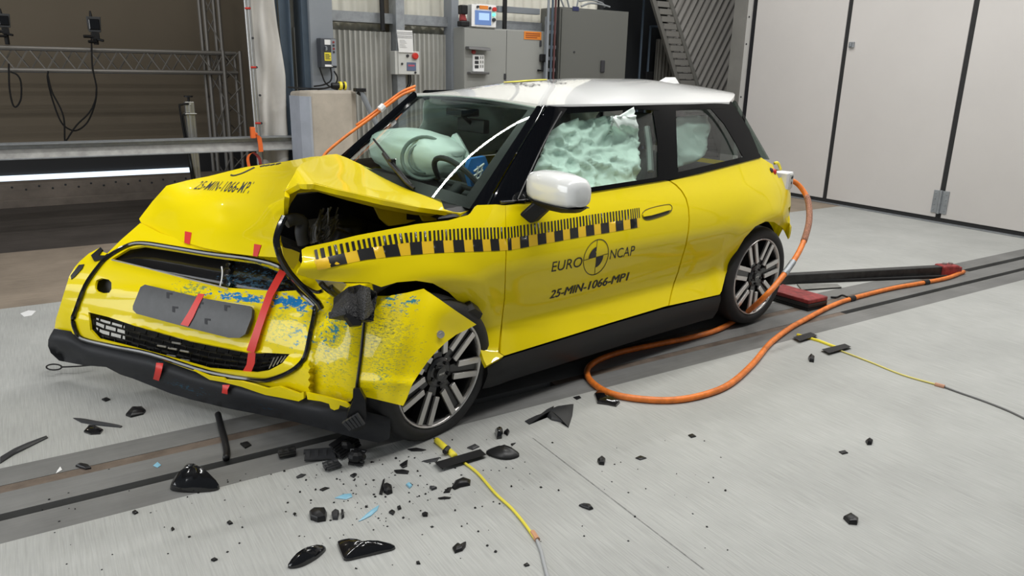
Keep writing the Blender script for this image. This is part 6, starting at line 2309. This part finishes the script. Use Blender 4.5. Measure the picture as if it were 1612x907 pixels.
# ---- wreckage on the floor: every fragment is its own thing
def shard(name, outline, h, m_, label, cat='debris', tilt=0.0, group='broken plastic on the floor', bow=0.0, bevel=.003, ridge=0.0):
    """a broken sheet piece lying on the floor: outline in picture pixels at floor height, h thick, bowed upwards"""
    sm_ = catmull([(u, v) for u, v in outline], 3, True) if name in ('headlamp_piece', 'trim_shard', 'plastic_wedge') else [np.array(q, float) for q in outline]
    P = [g3(q[0], q[1], .0) for q in sm_]
    c = sum(P) / len(P)
    n = len(P)
    rg = random.Random(int(abs(c[0] * 977 + c[1] * 131)))
    h = h * .75
    jag = [(.8 + .4 * rg.random()) for _ in range(n)]
    rings, V = ((0.0, 0.0), (0.02, .55), (.14, .8), (.45, .95), (.75, 1.0)), []
    for (inn, hz) in rings:
        for k, p in enumerate(P):
            V.append(p + (c - p) * inn + np.array([0, 0, .001 + hz * h * jag[k] + (bow + ridge) * math.sin(min(1, inn * 1.2) * math.pi / 2)]))
    m = len(rings)
    V += [c + np.array([0, 0, .002 + h + bow + ridge]), c + np.array([0, 0, .001])]
    fs = []
    for r in range(m - 1):
        for k in range(n):
            j = (k + 1) % n
            fs.append((r * n + k, r * n + j, (r + 1) * n + j, (r + 1) * n + k))
    for k in range(n):
        j = (k + 1) % n
        fs += [((m - 1) * n + k, (m - 1) * n + j, m * n), (j, k, m * n + 1)]
    mb = MB().add(V, fs)
    return solo(name, mb, m_, label, cat, group, rot=0, smooth=28)
dk, gl_ = 'black_satin', 'black_gloss'
sheets = [
    ('headlamp_piece', [(268, 771), (281, 757), (292, 744), (318, 748), (336, 762), (346, 770), (330, 775), (290, 776)], .035, gl_, 'large black domed headlamp shell lying on the dark track strip', 0.02, .03),
    ('trim_shard', [(453, 893), (464, 886), (480, 873), (496, 867), (512, 864), (511, 870), (497, 882), (476, 893), (459, 896)], .02, gl_, 'pointed glossy black blade, the left of two in the foreground', .012, .012),
    ('trim_shard', [(531, 856), (540, 857), (552, 868), (575, 866), (600, 862), (619, 861), (621, 866), (600, 872), (570, 879), (545, 884), (538, 876)], .018, gl_, 'long glossy black Y-shaped shard in the foreground', .01, .012),
    ('liner_flap', [(826, 664), (842, 660), (860, 646), (872, 640), (868, 646), (880, 640), (903, 637), (901, 655), (895, 674), (886, 666), (868, 662), (858, 655), (845, 663), (833, 669)], .006, 'lip', 'grey wheel-arch liner scrap with a long tail right of the front wheel', .02, .0),
    ('plastic_wedge', [(765, 713), (786, 707), (800, 706), (816, 715), (815, 721), (796, 725), (774, 720)], .02, dk, 'ribbed black wedge touching the long tape strip', .008, .008),
    ('plastic_scrap', [(711, 769), (716, 760), (730, 754), (741, 757), (740, 765), (725, 768), (716, 772)], .012, dk, 'black leaf-shaped scrap left of the curved yellow wire', .006, .004),
    ('plastic_scrap', [(698, 777), (704, 770), (711, 769), (708, 776)], .01, dk, 'tiny hooked black bit touching the leaf-shaped scrap', 0, 0),
    ('plastic_scrap', [(735, 706), (748, 700), (755, 704), (744, 709)], .006, 'lip', 'small grey chip just above the long tape strip', .004, 0),
    ('plastic_block', [(779, 682), (786, 678), (792, 683), (790, 691), (782, 692)], .03, gl_, 'shiny black broken clip right of the front wheel', .002, .01),
    ('plastic_block', [(793, 683), (799, 678), (802, 681), (799, 687)], .02, dk, 'small black flake beside the shiny broken clip', 0, 0),
    ('plastic_scrap', [(911, 797), (918, 794), (930, 797), (934, 802), (928, 804), (917, 800)], .010, dk, 'curved black fragment alone right of the yellow wire', .006, 0),
    ('plastic_scrap', [(940, 727), (947, 722), (953, 726), (951, 733), (943, 732)], .02, dk, 'chunky black crumb right of the sawn floor joint', 0, .006),
    ('plastic_scrap', [(712, 864), (719, 858), (728, 861), (734, 855), (733, 862), (728, 868), (716, 872)], .012, dk, 'folded black scrap left of the wire joint', .004, 0),
    ('plastic_block', [(1327, 817), (1338, 813), (1351, 820), (1349, 827), (1336, 826)], .025, dk, 'black cube-like lump alone at lower right', 0, .004),
    ('plastic_scrap', [(1362, 696), (1368, 693), (1374, 696), (1372, 701), (1365, 701)], .018, dk, 'small black lump near the right, above the lone cube-like lump', 0, .004),
    ('plastic_scrap', [(1320, 712), (1330, 710), (1335, 714), (1326, 716)], .008, dk, 'flat black chip at right below the small lump', 0, 0),
    ('plastic_block', [(1272, 565), (1276, 562), (1282, 565), (1281, 571), (1274, 570)], .03, dk, 'small black clip below the right tape strips', 0, .004),
    ('plastic_scrap', [(1083, 686), (1090, 684), (1096, 688), (1088, 690)], .008, dk, 'flat black chip on the floor below the orange cable loop', 0, 0),
    ('clip_fragment', [(935, 622), (941, 617), (950, 622), (962, 628), (976, 635), (970, 641), (956, 638), (940, 636), (938, 628)], .018, gl_, 'black bracket fragment lying just under the orange cable loop', .006, .006),
    ('plastic_scrap', [(902, 626), (912, 624), (915, 627), (908, 630)], .006, dk, 'tiny dark flake left of the bracket under the cable loop', 0, 0),
    ('plastic_block', [(487, 810), (494, 805), (512, 806), (515, 812), (513, 821), (500, 823), (489, 819)], .03, dk, 'ribbed black connector plug on the floor, lower middle', 0, .004),
    ('plastic_block', [(522, 811), (528, 806), (534, 809), (532, 819), (524, 819)], .022, 'lip', 'grey square end beside the ribbed connector plug', 0, 0),
    ('plastic_scrap', [(537, 807), (541, 806), (542, 815), (538, 818)], .02, dk, 'narrow black chip right of the connector plug', 0, 0),
    ('plastic_block', [(603, 769), (609, 764), (617, 768), (618, 777), (610, 780), (604, 776)], .025, dk, 'round black lump beside the thin upright sliver', 0, .006),
    ('plastic_scrap', [(597, 779), (603, 757), (606, 755), (602, 780)], .012, dk, 'thin upright black sliver, lower middle', 0, 0),
    ('plastic_scrap', [(620, 742), (634, 741), (644, 743), (642, 747), (624, 746)], .010, dk, 'flat black bar fragment in front of the crushed wheel', 0, 0),
    ('plastic_scrap', [(629, 733), (636, 729), (642, 725), (641, 735), (634, 738)], .010, dk, 'black Y-shaped crumb above the flat bar fragment', 0, 0),
    ('plastic_scrap', [(665, 727), (680, 723), (692, 721), (688, 727), (672, 729)], .006, 'lip', 'long grey flake left of the long tape strip', 0, 0),
    ('plastic_scrap', [(641, 708), (655, 706), (671, 709), (664, 711), (648, 711)], .006, dk, 'dark flake under the crushed front tyre', 0, 0),
    ('plastic_scrap', [(466, 752), (474, 747), (482, 748), (476, 752), (468, 754)], .008, 'lip', 'brownish flat chip at the track edge below the sensor carrier', 0, 0),
    ('plastic_scrap', [(551, 750), (558, 746), (562, 748), (557, 753)], .010, dk, 'small black crumb below the broken grille heap', 0, 0),
    ('plastic_scrap', [(503, 772), (512, 768), (519, 769), (508, 774)], .006, dk, 'slim black chip above the ribbed connector plug', 0, 0),
    ('plastic_scrap', [(612, 808), (617, 804), (622, 807), (619, 812)], .012, dk, 'black crumb right of the larger blue chip', 0, 0),
    ('plastic_scrap', [(625, 800), (630, 797), (632, 802), (627, 804)], .010, dk, 'black crumb up and right of the larger blue chip', 0, 0),
    ('plastic_scrap', [(664, 811), (669, 808), (674, 810), (673, 814), (666, 814)], .012, dk, 'oval black crumb left of the curved yellow wire', 0, 0),
    ('plastic_scrap', [(689, 785), (700, 783), (710, 784), (708, 786), (692, 787)], .006, dk, 'slim black strip under the leaf-shaped scrap', 0, 0),
    ('plastic_scrap', [(676, 769), (683, 767), (688, 770), (680, 773)], .014, 'lip', 'pale metal clip bit left of the leaf-shaped scrap', 0, 0),
    ('blue_chip', [(564, 822), (575, 812), (586, 803), (597, 796), (594, 804), (584, 813), (572, 819)], .004, None, 'larger light blue paint chip, lower middle', .004, 0),
    ('blue_chip', [(527, 785), (540, 779), (553, 778), (555, 783), (545, 787)], .004, None, 'smaller blue chip above the connector plug', .004, 0),
    ('blue_chip', [(639, 764), (644, 761), (649, 766), (645, 770)], .010, None, 'tiny blue block near the flat bar fragment', 0, 0),
    ('blue_chip', [(241, 734), (248, 728), (254, 733), (248, 737)], .004, None, 'blue paint flake lying on the track left of the headlamp shell', 0, 0),
    ('plastic_scrap', [(198, 655), (207, 645), (224, 642), (230, 648), (226, 653), (206, 658)], .018, dk, 'lumpy black scrap on pale concrete under the bumper', .004, .006),
    ('plastic_shard', [(115, 659), (124, 660), (150, 664), (193, 672), (190, 674), (150, 670), (128, 666)], .008, 'lip', 'long thin dark blade on pale concrete left of the lumpy scrap', .004, 0),
    ('plastic_scrap', [(132, 681), (140, 671), (150, 672), (163, 678), (158, 684), (143, 685)], .015, gl_, 'small black loop-shaped scrap below the long thin blade', .004, 0),
    ('plastic_shard', [(0, 721), (20, 709), (45, 698), (74, 687), (76, 690), (50, 703), (22, 717), (0, 731)], .008, 'lip', 'dark blade-shaped shard at the left picture edge', .004, 0),
    ('plastic_scrap', [(119, 735), (126, 731), (139, 733), (144, 738), (135, 740), (125, 737)], .012, dk, 'black chip on the rusty cover strip, left', .003, 0),
    ('plastic_scrap', [(208, 808), (213, 805), (218, 808), (212, 811)], .010, dk, 'tiny black crumb at the near track edge, left', 0, 0),
    ('plastic_scrap', [(357, 824), (362, 821), (367, 825), (361, 827)], .010, dk, 'small black crumb right of centre on the left slab', 0, 0),
    ('plastic_scrap', [(269, 834), (272, 832), (275, 834), (271, 837)], .010, dk, 'pin-head black crumb alone on the left slab', 0, 0),
    ('plastic_scrap', [(332, 883), (338, 880), (343, 882), (337, 885)], .010, dk, 'black crumb low on the left slab near the picture bottom', 0, 0),
    ('plastic_scrap', [(160, 630), (168, 627), (174, 630), (166, 633)], .010, dk, 'dark crumb under the right end of the lip', 0, 0),
    ('plastic_scrap', [(378, 700), (390, 696), (396, 702), (386, 707)], .012, dk, 'black scrap on the track below the lip', 0, 0),
    ('plastic_scrap', [(95, 735), (98, 740), (88, 746), (90, 742)], .002, 'white', 'white paper-thin flake on the rusty strip', 0, 0),
    ('plastic_scrap', [(32, 494), (45, 489), (57, 490), (50, 497), (38, 499)], .004, 'white', 'white scrap on the floor far left', 0, 0),
    ('plastic_scrap', [(804, 700), (812, 698), (806, 703)], .006, dk, 'tiny black crumb above the ribbed wedge', 0, 0),
    ('plastic_scrap', [(1000, 722), (1008, 718), (1018, 722), (1008, 725)], .006, dk, 'slim black sliver right of the chunky crumb', 0, 0),
    ('plastic_scrap', [(655, 886), (660, 885), (662, 889), (656, 889)], .008, dk, 'black crumb near the bottom, right of the Y-shaped shard', 0, 0),
    ('plastic_scrap', [(824, 890), (830, 887), (834, 891), (827, 893)], .006, dk, 'small black crumb beside the grey lead near the bottom', 0, 0),
]
M['blue_chip'] = mat('blue_paint_chip', (.22, .46, .60), .3)
for (nm, ol, h, m, lab, bow, rid) in sheets:
    shard(nm, ol, h, m or 'blue_chip', lab, 'debris', 0, 'broken pieces on the floor', bow, ridge=rid)
# black strip hanging from under the bumper down to the track
worldtube('torn_seal', [g3(343, 652, .03), g3(348, 672, .012), g3(353, 690, .010), g3(357, 710, .008), g3(356, 722, .008)], .014, 'black', 'torn black rubber seal lying across the track strip below the lip', 'seal')
# zip tie at far left of lip
mb = MB().tube(catmull([g3(73 + 12 + 12 * math.cos(a), 578 + 4.5 * math.sin(a), .03) for a in np.linspace(0, 2 * math.pi, 14)][:-1], 3, True), .004, 6, closed=True)
mb.tube([g3(96, 578, .03), g3(120, 577, .035), g3(144, 575, .03)], .004, 6)
solo('cable_tie', mb, 'black', 'black cable tie with an open loop left of the lip', 'cable tie', rot=0, smooth=True)
# heap of broken grille pieces under the corner
rg = random.Random(11)
heap = ['flat black grille fragment at the left of the heap under the car corner', 'teal-grey slat in the heap under the car corner', 'ribbed black duct piece at the middle of the heap', 'black bracket at the right of the heap under the corner', 'small black tab at the front of the heap']
for k, (u, v, w, hgt, m) in enumerate(((452, 718, 13, .012, dk), (505, 721, 24, .010, 'lip'), (545, 714, 22, .05, 'black'), (562, 731, 12, .03, dk), (522, 738, 12, .012, 'lip'))):
    o0 = g3(u, v)
    L_ = np.linalg.norm(g3(u + w, v) - o0)
    an = (.5, .2, 1.0, -.3, .7)[k]
    ax_, ay_ = np.array([math.cos(an), math.sin(an), .12]), np.array([-math.sin(an) * .55, math.cos(an) * .55, .10 + hgt])
    mb = MB()
    for q in np.linspace(-1, 1, (3, 4, 6, 4, 3)[k]):
        wob = rg.uniform(-.15, .15)
        p0, p1 = o0 + ax_ * L_ * (-1 + wob) + ay_ * L_ * q * .6, o0 + ax_ * L_ * (1 + wob) + ay_ * L_ * q * .6
        z_ = .014 + (q + 1) * (.02 if k in (2, 3) else .004)
        p0[2] = p1[2] = z_
        p1[2] += .012 if k == 2 else 0
        mb.strip([p0, p1], ay_ / np.linalg.norm(ay_) * .012, (0, 0, .003))
    for q in np.linspace(-.8, .8, (3, 4, 5, 3, 3)[k]):
        p0, p1 = o0 + ax_ * L_ * q - ay_ * L_ * .6, o0 + ax_ * L_ * q + ay_ * L_ * .6
        p0[2], p1[2] = .012, .014 + (.04 if k in (2, 3) else .008)
        mb.strip([p0, p1], ax_ / np.linalg.norm(ax_) * .008, (0, 0, .005))
    if k in (2, 3):
        mb.ball(o0 + np.array([0, 0, .035]), .03, 1.3, .9, .9, 10, 6)
    v_ = np.array(mb.v)
    v_[:, 2] = np.maximum(v_[:, 2], .001)
    mb.v = [tuple(q) for q in v_]
    solo('grille_fragment', mb, m, heap[k], 'debris', 'broken pieces on the floor', rot=0)
# fine crumbs nobody could count
mb = MB()
for k in range(260):
    if rg.random() < .6: u, v = rg.gauss(620, 110), rg.gauss(760, 38)
    else: u, v = rg.uniform(40, 1150), rg.uniform(690, 900)
    if v < 700 - (u - 640) * .25 and u > 640: continue
    if u < 600 and v < 735 - (u - 480) * .1: v += 40
    p = g3(u, v, 0)
    s = rg.uniform(.0015, .005)
    e = [rg.uniform(.5, 1.6) for _ in range(3)]
    a = rg.random() * 3.1
    q = [(math.cos(a + t) * s * e[i % 2], math.sin(a + t) * s * e[(i + 1) % 2]) for i, t in enumerate((0, 1.6, 3.1, 4.7))]
    mb.hexa([p + np.array([x, y, .0005]) for x, y in q], [p + np.array([x * .7, y * .7, s * e[2] * .8]) for x, y in q])
solo('plastic_crumbs', mb, 'black', 'fine black plastic crumbs scattered over the floor around the front wheel', 'debris', kind='stuff', rot=0)
